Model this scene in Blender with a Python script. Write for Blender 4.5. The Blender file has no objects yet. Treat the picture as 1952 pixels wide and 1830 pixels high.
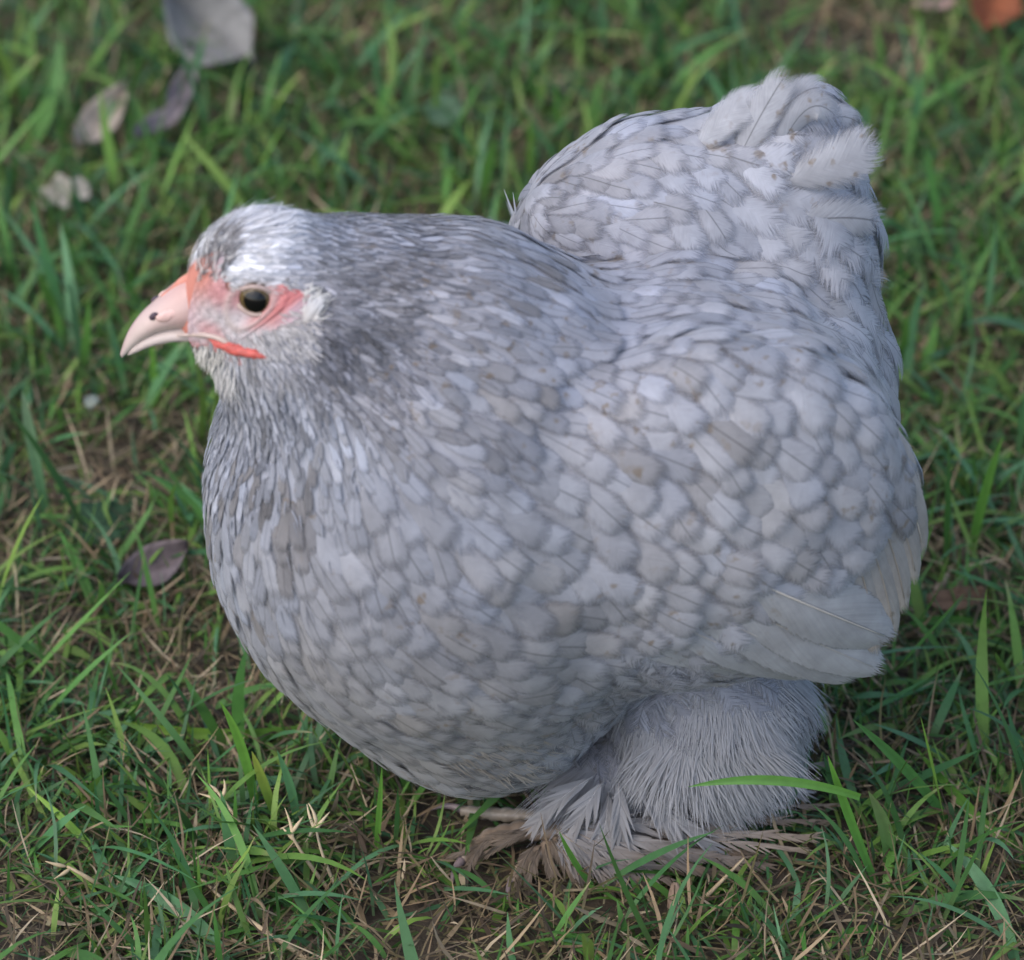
import bpy, math, random
import numpy as np

random.seed(7)
rng = np.random.default_rng(7)
PX = 0.30 / 1952.0                 # one layout unit in metres; the bird is about 23 cm long
PITCH = math.radians(36.0)
SP, CP = math.sin(PITCH), math.cos(PITCH)
TZ = 760.0                         # height of the point looked at, in layout units
DIST = 8450.0

# ------------------------------------------------------------------ camera, sky, sun, exposure
scene = bpy.context.scene
cam_data = bpy.data.cameras.new('camera')
cam = bpy.data.objects.new('camera', cam_data)
scene.collection.objects.link(cam)
scene.camera = cam
CAM = np.array([0.0, -DIST * CP, TZ + DIST * SP])
cam.location = CAM * PX
cam.rotation_euler = (math.pi / 2 - PITCH, 0, 0)
cam_data.sensor_width = 36.0
cam_data.lens = 36.0 * DIST / 1952.0
cam_data.clip_start = 0.01
cam_data.clip_end = 500.0
cam_data.dof.use_dof = True
cam_data.dof.focus_distance = (DIST + 60.0) * PX
cam_data.dof.aperture_fstop = 10.5

SUN_EL, SUN_AZ = math.radians(48), math.radians(-125)     # azimuth from +Y towards +X
world = bpy.data.worlds.new('World')
scene.world = world
world.use_nodes = True
wn = world.node_tree
wn.nodes.clear()
sky = wn.nodes.new('ShaderNodeTexSky')
sky.sky_type = 'NISHITA'
sky.sun_disc = False
sky.sun_elevation = SUN_EL
sky.sun_rotation = SUN_AZ
sky.air_density = 1.0
sky.dust_density = 2.5
sky.ozone_density = 1.0
bg = wn.nodes.new('ShaderNodeBackground')
bg.inputs['Strength'].default_value = 0.14
wo = wn.nodes.new('ShaderNodeOutputWorld')
wn.links.new(sky.outputs[0], bg.inputs['Color'])
wn.links.new(bg.outputs[0], wo.inputs['Surface'])

sun_data = bpy.data.lights.new('sun', 'SUN')
sun_data.energy = 0.75
sun_data.angle = math.radians(100)
sun_data.color = (1.0, 0.98, 0.95)
sun = bpy.data.objects.new('sun', sun_data)
scene.collection.objects.link(sun)
sd = (math.sin(SUN_AZ) * math.cos(SUN_EL), math.cos(SUN_AZ) * math.cos(SUN_EL), math.sin(SUN_EL))
from mathutils import Vector
sun.rotation_euler = Vector(sd).to_track_quat('Z', 'Y').to_euler()
sun.location = (0, 0, 3)

vs = scene.view_settings
vs.view_transform = 'Standard'
vs.look = 'None'
vs.exposure = 1.16
vs.gamma = 1.0
vs.use_curve_mapping = False
scene.cycles.use_denoising = True
scene.cycles.max_bounces = 8
scene.cycles.diffuse_bounces = 4
scene.cycles.transparent_max_bounces = 16

# ------------------------------------------------------------------ layout helpers
UPV = np.array([0.0, SP, CP])

def ray(px, py):
    p = np.array([px - 976.0, 0, TZ]) + (915.0 - py) * UPV
    d = p - CAM
    return d / np.linalg.norm(d)

def at(px, py, Y):
    d = ray(px, py)
    return CAM + d * ((Y - CAM[1]) / d[1])

def at_z(px, py, z=0.0):
    d = ray(px, py)
    return CAM + d * ((z - CAM[2]) / d[2])

FWD = np.array([0.0, CP, -SP])

def project(P):
    q = P - CAM
    dep = q @ FWD
    return np.stack([976 + q[:, 0] / dep * DIST, 915 - (q @ UPV) / dep * DIST], 1)

def norm(v):
    return v / np.maximum(np.linalg.norm(v, axis=-1, keepdims=True), 1e-9)

# ------------------------------------------------------------------ object helpers
ROOT = bpy.context.scene.collection

def tag(o, label=None, cat=None, group=None, kind=None):
    if label: o['label'] = label
    if cat: o['category'] = cat
    if group: o['group'] = group
    if kind: o['kind'] = kind
    return o

def mesh_obj(name, V, F, mat, parent=None, tint=None, fuv=None, smooth=True, base=None):
    """V in layout units (world); the object is placed at base (layout units) or under its parent"""
    V = np.asarray(V, dtype=np.float64)
    off = np.zeros(3)
    if parent is not None:
        off = np.array(parent['_base'])
    elif base is not None:
        off = np.asarray(base)
    W = (V - off) * PX
    me = bpy.data.meshes.new(name)
    if isinstance(F, np.ndarray):
        k = F.shape[1]
        me.vertices.add(len(W)); me.vertices.foreach_set('co', W.astype(np.float32).ravel())
        me.loops.add(F.size); me.loops.foreach_set('vertex_index', F.astype(np.int32).ravel())
        me.polygons.add(len(F)); me.polygons.foreach_set('loop_start', (np.arange(len(F)) * k).astype(np.int32))
        me.update(calc_edges=True)
    else:
        me.from_pydata(W.tolist(), [], [list(map(int, f)) for f in F])
        me.update()
    if smooth:
        me.polygons.foreach_set('use_smooth', np.ones(len(me.polygons), dtype=bool))
    if tint is not None:
        a = me.attributes.new('tint', 'FLOAT_COLOR', 'POINT')
        t = np.asarray(tint, dtype=np.float32)
        if t.shape[1] == 3: t = np.concatenate([t, np.ones((len(t), 1), np.float32)], 1)
        a.data.foreach_set('color', t.ravel())
    if fuv is not None:
        a = me.attributes.new('fuv', 'FLOAT_VECTOR', 'POINT')
        a.data.foreach_set('vector', np.asarray(fuv, dtype=np.float32).ravel())
    me.materials.append(mat)
    o = bpy.data.objects.new(name, me)
    ROOT.objects.link(o)
    if parent is not None:
        o.parent = parent
    else:
        o.location = off * PX
    o['_base'] = [float(c) for c in off]
    return o

def empty(name, base):
    o = bpy.data.objects.new(name, None)
    ROOT.objects.link(o)
    o.empty_display_size = 0.02
    o.location = np.asarray(base) * PX
    o['_base'] = [float(c) for c in base]
    return o

def grid_faces(nu, nv, off=0, closed=False):
    F = []
    for i in range(nu - 1):
        for j in range(nv if closed else nv - 1):
            a = off + i * nv + j; b = off + i * nv + (j + 1) % nv
            F.append((a, b, b + nv, a + nv))
    return F

def tube(path, radii, n=10, flat=1.0, cap=True):
    path = np.asarray(path, float); m = len(path)
    t = norm(np.gradient(path, axis=0))
    ref = np.array([0.0, 0.3, 1.0]); V = []
    for i in range(m):
        s = norm(np.cross(t[i], ref)); u = np.cross(s, t[i])
        for k in range(n):
            a = 2 * math.pi * k / n
            V.append(path[i] + radii[i] * (math.cos(a) * s + flat * math.sin(a) * u))
    F = grid_faces(m, n, closed=True)
    if cap:
        F.append(tuple(range(n))[::-1]); F.append(tuple((m - 1) * n + k for k in range(n)))
    return np.array(V), F

def bez(a, b, c, m):
    s = np.linspace(0, 1, m)[:, None]
    return (1 - s) ** 2 * a + 2 * s * (1 - s) * b + s ** 2 * c

def srgb(r, g, b):
    c = np.array([r, g, b]) / 255.0
    return np.where(c <= 0.04045, c / 12.92, ((c + 0.055) / 1.055) ** 2.4)

# ------------------------------------------------------------------ materials
def new_mat(name):
    m = bpy.data.materials.new(name); m.use_nodes = True
    nt = m.node_tree; nt.nodes.clear()
    return m, nt, nt.nodes, nt.links

def math_node(nt, op, a, b=None, c=None, clamp=False):
    n = nt.nodes.new('ShaderNodeMath'); n.operation = op; n.use_clamp = clamp
    for k, v in enumerate((a, b, c)):
        if v is None: continue
        if isinstance(v, (int, float)): n.inputs[k].default_value = v
        else: nt.links.new(v, n.inputs[k])
    return n.outputs[0]

def attr(nt, name):
    n = nt.nodes.new('ShaderNodeAttribute'); n.attribute_name = name
    return n

def scale_color(nt, col, fac):
    n = nt.nodes.new('ShaderNodeVectorMath'); n.operation = 'SCALE'
    nt.links.new(col, n.inputs[0])
    if isinstance(fac, (int, float)): n.inputs['Scale'].default_value = fac
    else: nt.links.new(fac, n.inputs['Scale'])
    return n.outputs[0]

def noise(nt, vec, scale, detail=2.0, rough=0.5):
    n = nt.nodes.new('ShaderNodeTexNoise'); n.inputs['Scale'].default_value = scale
    n.inputs['Detail'].default_value = detail; n.inputs['Roughness'].default_value = rough
    if vec is not None: nt.links.new(vec, n.inputs['Vector'])
    return n.outputs['Fac']

def mat_feather(name='feather', slope=4.0, base=0.12):
    m, nt, N, L = new_mat(name)
    uv = attr(nt, 'fuv'); sep = N.new('ShaderNodeSeparateXYZ'); L.new(uv.outputs['Vector'], sep.inputs[0])
    u, v, r = sep.outputs
    au = math_node(nt, 'ABSOLUTE', u)
    tc = N.new('ShaderNodeTexCoord')
    ph = math_node(nt, 'SUBTRACT', v, math_node(nt, 'MULTIPLY', au, 0.35))
    cmb = N.new('ShaderNodeCombineXYZ')
    L.new(math_node(nt, 'MULTIPLY', ph, 36.0), cmb.inputs[0])
    L.new(math_node(nt, 'MULTIPLY', u, 1.2), cmb.inputs[1])
    L.new(math_node(nt, 'MULTIPLY', r, 57.0), cmb.inputs[2])
    barb = noise(nt, cmb.outputs[0], 1.0, 3.0, 0.65)
    blot = noise(nt, tc.outputs['Object'], 160.0, 3.0, 0.6)
    big = noise(nt, tc.outputs['Object'], 38.0, 2.0, 0.5)
    at_ = attr(nt, 'tint')
    # brightness: pale margin, faint shaft, barb streaks, soft blotches
    shaft = math_node(nt, 'SUBTRACT', 1.0, math_node(nt, 'MULTIPLY', math_node(nt, 'MULTIPLY', math_node(nt, 'SUBTRACT', 0.055, au, clamp=True), 11.0), math_node(nt, 'GREATER_THAN', math_node(nt, 'FRACT', math_node(nt, 'MULTIPLY', r, 7.0)), 0.55)))
    k = math_node(nt, 'MULTIPLY_ADD', barb, 0.42, 0.79)
    k = math_node(nt, 'MULTIPLY', k, math_node(nt, 'MULTIPLY_ADD', blot, 0.60, 0.70))
    k = math_node(nt, 'MULTIPLY', k, math_node(nt, 'MULTIPLY_ADD', big, 0.50, 0.75))
    k = math_node(nt, 'MULTIPLY', k, math_node(nt, 'MULTIPLY_ADD', math_node(nt, 'POWER', v, 4.0), 0.16, 0.94))
    k = math_node(nt, 'MULTIPLY', k, shaft)
    col = scale_color(nt, at_.outputs['Color'], k)
    # dirt flecks, warm brown
    dn = noise(nt, tc.outputs['Object'], 260.0, 2.0, 0.5)
    dn2 = noise(nt, tc.outputs['Object'], 30.0, 1.0, 0.5)
    dirt = math_node(nt, 'MULTIPLY', math_node(nt, 'MULTIPLY', math_node(nt, 'SUBTRACT', dn, 0.60, clamp=True), 9.0, clamp=True),
                     math_node(nt, 'MULTIPLY', math_node(nt, 'SUBTRACT', dn2, 0.44, clamp=True), 6.0, clamp=True), clamp=True)
    mx = N.new('ShaderNodeMix'); mx.data_type = 'RGBA'
    L.new(math_node(nt, 'MULTIPLY', dirt, 0.7), mx.inputs['Factor']); L.new(col, mx.inputs['A'])
    mx.inputs['B'].default_value = (0.16, 0.115, 0.07, 1)
    col = mx.outputs['Result']
    # frayed margin
    e = math_node(nt, 'MINIMUM', math_node(nt, 'SUBTRACT', 1.0, au), math_node(nt, 'MULTIPLY', math_node(nt, 'SUBTRACT', 1.0, v), 1.8))
    al = math_node(nt, 'SUBTRACT', e, math_node(nt, 'MULTIPLY', math_node(nt, 'SUBTRACT', barb, 0.3, clamp=True), at_.outputs['Alpha']))
    al = math_node(nt, 'MULTIPLY_ADD', al, slope, base, clamp=True)
    p = N.new('ShaderNodeBsdfPrincipled')
    L.new(col, p.inputs['Base Color'])
    p.inputs['Roughness'].default_value = 0.62
    p.inputs['Specular IOR Level'].default_value = 0.25
    p.inputs['Sheen Weight'].default_value = 0.15
    bp = N.new('ShaderNodeBump'); bp.inputs['Strength'].default_value = 0.35; bp.inputs['Distance'].default_value = 0.0006
    L.new(barb, bp.inputs['Height']); L.new(bp.outputs[0], p.inputs['Normal'])
    tr = N.new('ShaderNodeBsdfTranslucent'); L.new(col, tr.inputs['Color'])
    ms = N.new('ShaderNodeMixShader'); ms.inputs[0].default_value = 0.22
    L.new(p.outputs[0], ms.inputs[1]); L.new(tr.outputs[0], ms.inputs[2])
    tp = N.new('ShaderNodeBsdfTransparent')
    m2 = N.new('ShaderNodeMixShader')
    L.new(al, m2.inputs[0]); L.new(tp.outputs[0], m2.inputs[1]); L.new(ms.outputs[0], m2.inputs[2])
    o = N.new('ShaderNodeOutputMaterial'); L.new(m2.outputs[0], o.inputs['Surface'])
    return m

def mat_tint(name, rough=0.6, spec=0.3, transl=0.2, nscale=220.0, namp=0.3, bump=0.0, coat=0.0):
    m, nt, N, L = new_mat(name)
    at_ = attr(nt, 'tint'); tc = N.new('ShaderNodeTexCoord')
    nf = noise(nt, tc.outputs['Object'], nscale, 3.0, 0.6)
    col = scale_color(nt, at_.outputs['Color'], math_node(nt, 'MULTIPLY_ADD', nf, namp * 2, 1.0 - namp))
    p = N.new('ShaderNodeBsdfPrincipled')
    L.new(col, p.inputs['Base Color'])
    p.inputs['Roughness'].default_value = rough
    p.inputs['Specular IOR Level'].default_value = spec
    p.inputs['Coat Weight'].default_value = coat
    if bump:
        bp = N.new('ShaderNodeBump'); bp.inputs['Strength'].default_value = bump; bp.inputs['Distance'].default_value = 0.0008
        L.new(nf, bp.inputs['Height']); L.new(bp.outputs[0], p.inputs['Normal'])
    out = p.outputs[0]
    if transl:
        tr = N.new('ShaderNodeBsdfTranslucent'); L.new(col, tr.inputs['Color'])
        ms = N.new('ShaderNodeMixShader'); ms.inputs[0].default_value = transl
        L.new(p.outputs[0], ms.inputs[1]); L.new(tr.outputs[0], ms.inputs[2]); out = ms.outputs[0]
    o = N.new('ShaderNodeOutputMaterial'); L.new(out, o.inputs['Surface'])
    return m

def mat_soil():
    m, nt, N, L = new_mat('soil')
    tc = N.new('ShaderNodeTexCoord')
    a = noise(nt, tc.outputs['Object'], 45.0, 5.0, 0.7); b = noise(nt, tc.outputs['Object'], 9.0, 2.0, 0.5)
    cr = N.new('ShaderNodeValToRGB')
    cr.color_ramp.elements[0].position = 0.3; cr.color_ramp.elements[0].color = (0.02, 0.016, 0.011, 1)
    cr.color_ramp.elements[1].position = 0.75; cr.color_ramp.elements[1].color = (0.095, 0.072, 0.05, 1)
    L.new(math_node(nt, 'MULTIPLY_ADD', b, 0.35, math_node(nt, 'MULTIPLY', a, 0.7)), cr.inputs[0])
    p = N.new('ShaderNodeBsdfPrincipled'); L.new(cr.outputs[0], p.inputs['Base Color']); p.inputs['Roughness'].default_value = 0.95
    bp = N.new('ShaderNodeBump'); bp.inputs['Strength'].default_value = 0.8; bp.inputs['Distance'].default_value = 0.004
    L.new(a, bp.inputs['Height']); L.new(bp.outputs[0], p.inputs['Normal'])
    o = N.new('ShaderNodeOutputMaterial'); L.new(p.outputs[0], o.inputs['Surface'])
    return m

M_FEATHER = mat_feather('feather', 3.0, 0.06)
M_VANE = mat_feather('vane', 16.0, 0.6)
M_DOWN = mat_tint('down', rough=0.8, spec=0.1, transl=0.42, nscale=150, namp=0.12)
M_BODY = mat_tint('under_plumage', rough=0.9, spec=0.1, transl=0.0, nscale=120, namp=0.2)
M_SKIN = mat_tint('skin', rough=0.5, spec=0.35, transl=0.0, nscale=900, namp=0.16, bump=0.5)
M_BEAK = mat_tint('horn', rough=0.38, spec=0.4, transl=0.0, nscale=350, namp=0.08, bump=0.06)
M_EYE = mat_tint('eye', rough=0.06, spec=0.3, transl=0.0, nscale=900, namp=0.1)
M_GRASS = mat_tint('grass_leaf', rough=0.5, spec=0.3, transl=0.25, nscale=300, namp=0.25)
M_STRAW = mat_tint('straw', rough=0.65, spec=0.25, transl=0.15, nscale=300, namp=0.3)
M_LEAF = mat_tint('dry_leaf', rough=0.7, spec=0.25, transl=0.15, nscale=250, namp=0.3, bump=0.5)
M_SOIL = mat_soil()

# ------------------------------------------------------------------ the hen's body as one smooth surface
class Blob:
    def __init__(s, c, r, tilt=0.0, yaw=0.0):
        s.c = np.asarray(c, float); s.r = np.asarray(r, float)
        t, w = math.radians(tilt), math.radians(yaw)
        Rt = np.array([[math.cos(t), 0, math.sin(t)], [0, 1, 0], [-math.sin(t), 0, math.cos(t)]])
        Rw = np.array([[math.cos(w), math.sin(w), 0], [-math.sin(w), math.cos(w), 0], [0, 0, 1]])
        s.R = Rt @ Rw                 # rows are local axes
    def __call__(s, P):
        q = (P - s.c) @ s.R.T
        a = q / s.r; b = a / s.r
        k0 = np.sqrt((a * a).sum(-1)); k1 = np.sqrt((b * b).sum(-1))
        return k0 * (k0 - 1.0) / np.maximum(k1, 1e-9)

def smin(a, b, k):
    h = np.maximum(k - np.abs(a - b), 0) / k
    return np.minimum(a, b) - h * h * k * 0.25

def mirrored(c, ym):
    return np.array([c[0], 2 * ym - c[1], c[2]])

HEAD_Y = -110.0
wing_c = at(1385, 955, -205)
thigh_c = at(1350, 1345, -70)
shank_c = at(1180, 1495, -105)
BLOBS = [
    (Blob(at(855, 965, -60), (458, 420, 518), 8), 0),
    (Blob(at(1285, 900, 40), (415, 385, 418)), 120),
    (Blob(at(930, 1300, -70), (235, 230, 185), 10), 130),
    (Blob(wing_c, (345, 150, 320), -38, 8), 150),
    (Blob(mirrored(wing_c, 60), (345, 150, 320), -38, -8), 150),
    (Blob(at(845, 690, -60), (300, 280, 258), -15), 100),
    (Blob(at(640, 640, -90), (232, 210, 225)), 70),
    (Blob(at(510, 532, HEAD_Y), (142, 106, 138), 0), 50),
    (Blob(at(475, 620, HEAD_Y), (100, 84, 74), 0), 40),
    (Blob(at(415, 590, HEAD_Y), (70, 56, 66), 20), 50),
    (Blob(at(1300, 512, 370), (352, 230, 318), 14), 10),
    (Blob(at(1520, 430, 375), (140, 170, 205), 10), 60),
    (Blob(at(1500, 275, 385), (120, 110, 105), 20), 70),
    (Blob(at(1520, 620, 320), (140, 210, 280)), 20),
    (Blob(thigh_c, (198, 160, 172), 10), 30),
    (Blob(mirrored(thigh_c, 20), (198, 160, 172), 10), 30),
    (Blob(shank_c, (120, 75, 95), 0), 60),
    (Blob(mirrored(shank_c, 20), (120, 75, 95), 0), 60),
]

def sdf(P):
    d = None
    for b, k in BLOBS:
        e = b(P)
        d = e if d is None else smin(d, e, k)
    x, y, z = P[..., 0], P[..., 1], P[..., 2]
    lump = np.sin(x / 41 + .6 * np.sin(z / 53)) * np.sin(z / 37 + 1.1) + .8 * np.sin(y / 47 + x / 71) * np.sin(z / 61 - x / 59)
    return d - 4.5 * lump * np.clip((x + 330) / 250, 0, 1)

def grad(P):
    h = 1.5; g = np.zeros_like(P)
    for a in ((1, -1, -1), (-1, -1, 1), (-1, 1, -1), (1, 1, 1)):
        a = np.array(a, float)
        g += a * sdf(P + a * h)[..., None]
    return norm(g)

def to_surface(P, off=0.0, it=3):
    for _ in range(it):
        P = P - (sdf(P) - off)[..., None] * grad(P)
    return P

def hits(q):
    q = np.asarray(q, float)
    d = np.stack([q[:, 0] - 976.0, 0 * q[:, 0], np.full(len(q), TZ)], 1) + (915.0 - q[:, 1])[:, None] * UPV - CAM
    d = norm(d); t = np.full(len(q), DIST * 0.85)
    for _ in range(45):
        t += sdf(CAM + d * t[:, None]) * 0.85
    return CAM + d * t[:, None]

def hit(px, py):
    return hits([(px, py)])[0]

def surface_nets(lo, hi, h):
    ax = [np.arange(lo[i], hi[i] + h, h) for i in range(3)]
    n = [len(a) for a in ax]
    F = np.empty(n)
    for i, x in enumerate(ax[0]):
        Y, Z = np.meshgrid(ax[1], ax[2], indexing='ij')
        F[i] = sdf(np.stack([np.full(Y.shape, x), Y, Z], -1))
    ins = F < 0
    cnt = np.zeros([k - 1 for k in n]); acc = np.zeros([k - 1 for k in n] + [3])
    def sl(o, a=None):
        return tuple(slice(o[k], n[k] - 1 + o[k]) for k in range(3))
    for a in range(3):
        for o in np.ndindex(2, 2, 2):
            if o[a]: continue
            o2 = list(o); o2[a] = 1
            f0, f1 = F[sl(o)], F[sl(o2)]
            m = (f0 < 0) != (f1 < 0)
            t = np.where(m, f0 / np.where(m, f0 - f1, 1), 0)
            cnt += m
            for k in range(3):
                acc[..., k] += m * (o[k] + (t if k == a else 0))
    act = cnt > 0
    idx = -np.ones(act.shape, int); idx[act] = np.arange(act.sum())
    cell = np.argwhere(act)
    V = (cell + acc[act] / cnt[act][:, None]) * h + np.array(lo)
    Q = []
    for a in range(3):
        b, c = (a + 1) % 3, (a + 2) % 3
        s0 = [slice(None)] * 3; s1 = [slice(None)] * 3
        s0[a] = slice(0, -1); s1[a] = slice(1, None)
        m = ins[tuple(s0)] != ins[tuple(s1)]
        e = np.argwhere(m)
        ok = (e[:, b] > 0) & (e[:, c] > 0) & (e[:, b] < n[b] - 1) & (e[:, c] < n[c] - 1)
        e = e[ok]
        flip = ins[tuple(e.T)]
        def cid(db, dc):
            q = e.copy(); q[:, b] += db; q[:, c] += dc
            return idx[tuple(q.T)]
        q = np.stack([cid(-1, -1), cid(0, -1), cid(0, 0), cid(-1, 0)], 1)
        q[~flip] = q[~flip][:, ::-1]
        Q.append(q)
    return V, np.concatenate(Q)

BODY_V, BODY_F = surface_nets((-690, -560, -30), (800, 700, 1680), 13.0)
BODY_V = to_surface(BODY_V, 0, 2)
BODY_N = grad(BODY_V)

def midline(x):
    return np.interp(x + 976, [500, 850, 1250, 1540], [HEAD_Y, -60, 90, 290])

def near_pixels(P):
    Q = P.copy(); ym = midline(P[:, 0])
    Q[:, 1] = ym - np.abs(P[:, 1] - ym)
    return project(Q)

# ------------------------------------------------------------------ plumage map: px, py, flow x, flow y (down), pitch, length, width, lift, pointed, r, g, b, variation, fray
LAV = (0.50, 0.495, 0.515)
PM = np.array([
    (420, 450, 0.9, -0.5, 13, 44, 13, 6, 1, .66, .66, .69, .30, .5),
    (480, 410, 1.0, -0.2, 14, 50, 14, 7, 1, .78, .78, .81, .12, .5),
    (520, 470, 1.0, 0.0, 14, 46, 14, 6, 1, .76, .76, .79, .16, .5),
    (560, 420, 1.0, -.05, 15, 48, 15, 6, 1, .74, .74, .77, .25, .5),
    (650, 420, 1.0, -.05, 15, 48, 15, 6, 1, .56, .56, .58, .42, .5),
    (570, 500, 1.0, .1, 15, 46, 15, 6, 1, .60, .60, .62, .35, .5),
    (640, 500, 1.0, 0.2, 15, 46, 15, 6, 1, .36, .36, .37, .48, .5),
    (620, 570, 1.0, 0.4, 14, 42, 14, 6, 1, .34, .33, .34, .45, .5),
    (560, 660, 1.0, 0.7, 14, 42, 15, 6, 1, .52, .51, .52, .25, .6),
    (430, 690, 0.5, 1.0, 15, 46, 14, 6, 1, .62, .61, .60, .15, .7),
    (500, 720, 0.7, 1.0, 16, 54, 17, 7, 1, .58, .57, .57, .18, .7),
    (420, 800, 0.15, 1.0, 19, 62, 22, 9, .9, .44, .45, .48, .26, .6),
    (540, 800, 0.4, 1.0, 20, 66, 22, 9, .9, .43, .44, .47, .28, .6),
    (650, 680, 0.8, 0.8, 18, 58, 20, 8, .9, .23, .23, .25, .42, .5),
    (690, 600, 0.95, 0.5, 17, 56, 18, 8, .9, .27, .27, .285, .42, .5),
    (720, 690, 0.9, 0.7, 19, 60, 20, 8, .9, .30, .30, .315, .40, .5),
    (740, 420, 1.0, 0.0, 20, 64, 21, 8, .9, .47, .46, .47, .40, .5),
    (740, 560, 1.0, 0.3, 21, 66, 21, 8, .9, .36, .345, .34, .42, .5),
    (760, 740, 0.9, 0.7, 25, 80, 27, 9, .8, .40, .395, .41, .30, .5),
    (900, 440, 1.0, 0.2, 27, 84, 28, 9, .8, .46, .45, .455, .26, .5),
    (900, 620, 1.0, 0.4, 30, 92, 32, 9, .7, .44, .43, .435, .26, .5),
    (900, 820, 0.9, 0.7, 36, 104, 42, 10, .5, .44, .435, .445, .22, .5),
    (1050, 480, 1.0, 0.2, 38, 112, 44, 10, .5, .52, .515, .535, .16, .5),
    (1050, 680, 1.0, 0.4, 42, 120, 54, 11, .4, .48, .475, .49, .16, .5),
    (620, 900, 0.45, 1.0, 32, 100, 38, 10, .6, .42, .43, .455, .2, .5),
    (430, 950, 0.15, 1.0, 30, 96, 36, 10, .6, .41, .42, .45, .24, .5),
    (470, 1120, 0.3, 1.0, 44, 124, 60, 12, .3, .44, .445, .465, .14, .45),
    (650, 1150, 0.45, 1.0, 54, 150, 80, 13, .1, .45, .45, .465, .10, .4),
    (620, 1320, 0.8, 0.9, 52, 150, 80, 12, .1, .44, .43, .42, .12, .4),
    (800, 1050, 0.65, 0.85, 56, 156, 84, 13, .1, .46, .46, .475, .10, .4),
    (900, 1250, 0.85, 0.75, 60, 166, 92, 13, .0, .46, .45, .45, .09, .4),
    (900, 1420, 1.0, 0.6, 56, 150, 88, 12, .1, .47, .455, .43, .10, .6),
    (1050, 1020, 0.9, 0.55, 60, 164, 92, 14, .0, .47, .47, .48, .09, .4),
    (1080, 1250, 1.0, 0.4, 60, 166, 94, 13, .0, .47, .46, .455, .09, .4),
    (1200, 560, 1.0, 0.3, 48, 136, 66, 12, .3, .55, .55, .58, .11, .4),
    (1200, 780, 1.0, 0.6, 54, 146, 76, 14, .1, .50, .495, .51, .12, .4),
    (1250, 980, 1.0, 0.75, 58, 150, 86, 16, .0, .50, .495, .505, .11, .35),
    (1300, 1150, 1.0, 0.6, 58, 152, 90, 17, .0, .50, .49, .485, .12, .35),
    (1420, 700, 1.0, 0.9, 54, 146, 76, 15, .1, .51, .505, .51, .14, .35),
    (1450, 900, 1.0, 0.85, 58, 154, 88, 16, .0, .50, .49, .485, .12, .35),
    (1600, 800, 0.75, 1.0, 60, 170, 84, 15, .1, .51, .505, .505, .10, .35),
    (1450, 560, 1.0, 0.5, 50, 144, 70, 14, .2, .53, .525, .535, .14, .4),
    (1050, 370, 0.75, -.55, 46, 130, 66, 12, .3, .60, .605, .64, .10, .6),
    (1200, 280, 0.95, -.45, 54, 150, 86, 15, .1, .60, .605, .64, .09, .5),
    (1250, 400, 1.0, 0.15, 54, 146, 82, 15, .1, .55, .55, .585, .11, .5),
    (1350, 470, 0.7, 0.8, 52, 140, 78, 14, .1, .54, .54, .56, .10, .5),
    (1400, 250, 1.0, -.15, 58, 156, 92, 16, .1, .57, .57, .605, .09, .5),
    (1450, 380, 0.9, 0.5, 58, 156, 90, 16, .1, .56, .56, .58, .10, .6),
    (1560, 300, 0.9, -.2, 66, 176, 110, 17, .1, .58, .58, .60, .08, .9),
    (1580, 480, 0.5, 0.9, 68, 180, 116, 15, .0, .57, .57, .585, .07, .9),
    (1620, 620, 0.35, 1.0, 70, 190, 120, 14, .0, .56, .56, .57, .07, 1.0),
    (1400, 1330, 0.6, 0.9, 60, 130, 100, 8, .3, .50, .50, .53, .06, 1.6),
    (1250, 1330, 0.3, 1.0, 56, 130, 90, 8, .3, .50, .50, .53, .06, 1.6),
    (1200, 1480, 0.3, 1.0, 50, 120, 80, 8, .3, .46, .455, .48, .08, 1.6),
    (1480, 1420, 0.7, 0.8, 56, 130, 90, 8, .3, .49, .485, .50, .06, 1.6),
], float)

_s = PM[:, 4] <= 32
PM[_s, 4] *= 0.80; PM[_s, 6] *= 0.70; PM[_s, 5] *= 0.74; PM[_s, 7] *= 0.8
PM[:, 9:12] *= np.array([0.615, 0.63, 0.685])
PM[[1, 2], 9:12] = (.64, .64, .67); PM[0, 9:12] = (.60, .60, .62); PM[3, 9:12] = (.56, .56, .59)
_b = PM[:, 4] >= 40
PM[_b, 4] *= 0.86; PM[_b, 6] *= 0.97; PM[_b, 5] *= 1.0
PM[_b, 12] *= 1.05
PM[:, 13] *= 1.5

def plumage(P):
    q = near_pixels(P)
    d2 = ((q[:, None, :] - PM[None, :, :2]) ** 2).sum(-1)
    w = 1.0 / (d2 + 30.0 ** 2) ** 2.2
    w /= w.sum(1, keepdims=True)
    return q, w @ PM[:, 2:]

# ------------------------------------------------------------------ face outline: bare skin, no plumage inside
FACE = np.array([(290, 575), (352, 510), (400, 478), (432, 470), (425, 520), (448, 548), (485, 536), (540, 540), (590, 560), (612, 585),
                 (600, 612), (560, 628), (530, 640), (505, 650), (516, 672), (500, 678), (430, 664), (395, 658), (330, 690), (200, 700)], float)

def inside(q, poly):
    x, y = q[:, 0], q[:, 1]; c = np.zeros(len(q), bool); n = len(poly)
    for i in range(n):
        x0, y0 = poly[i]; x1, y1 = poly[(i + 1) % n]
        c ^= ((y0 > y) != (y1 > y)) & (x < (x1 - x0) * (y - y0) / (y1 - y0 + 1e-9) + x0)
    return c

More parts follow.
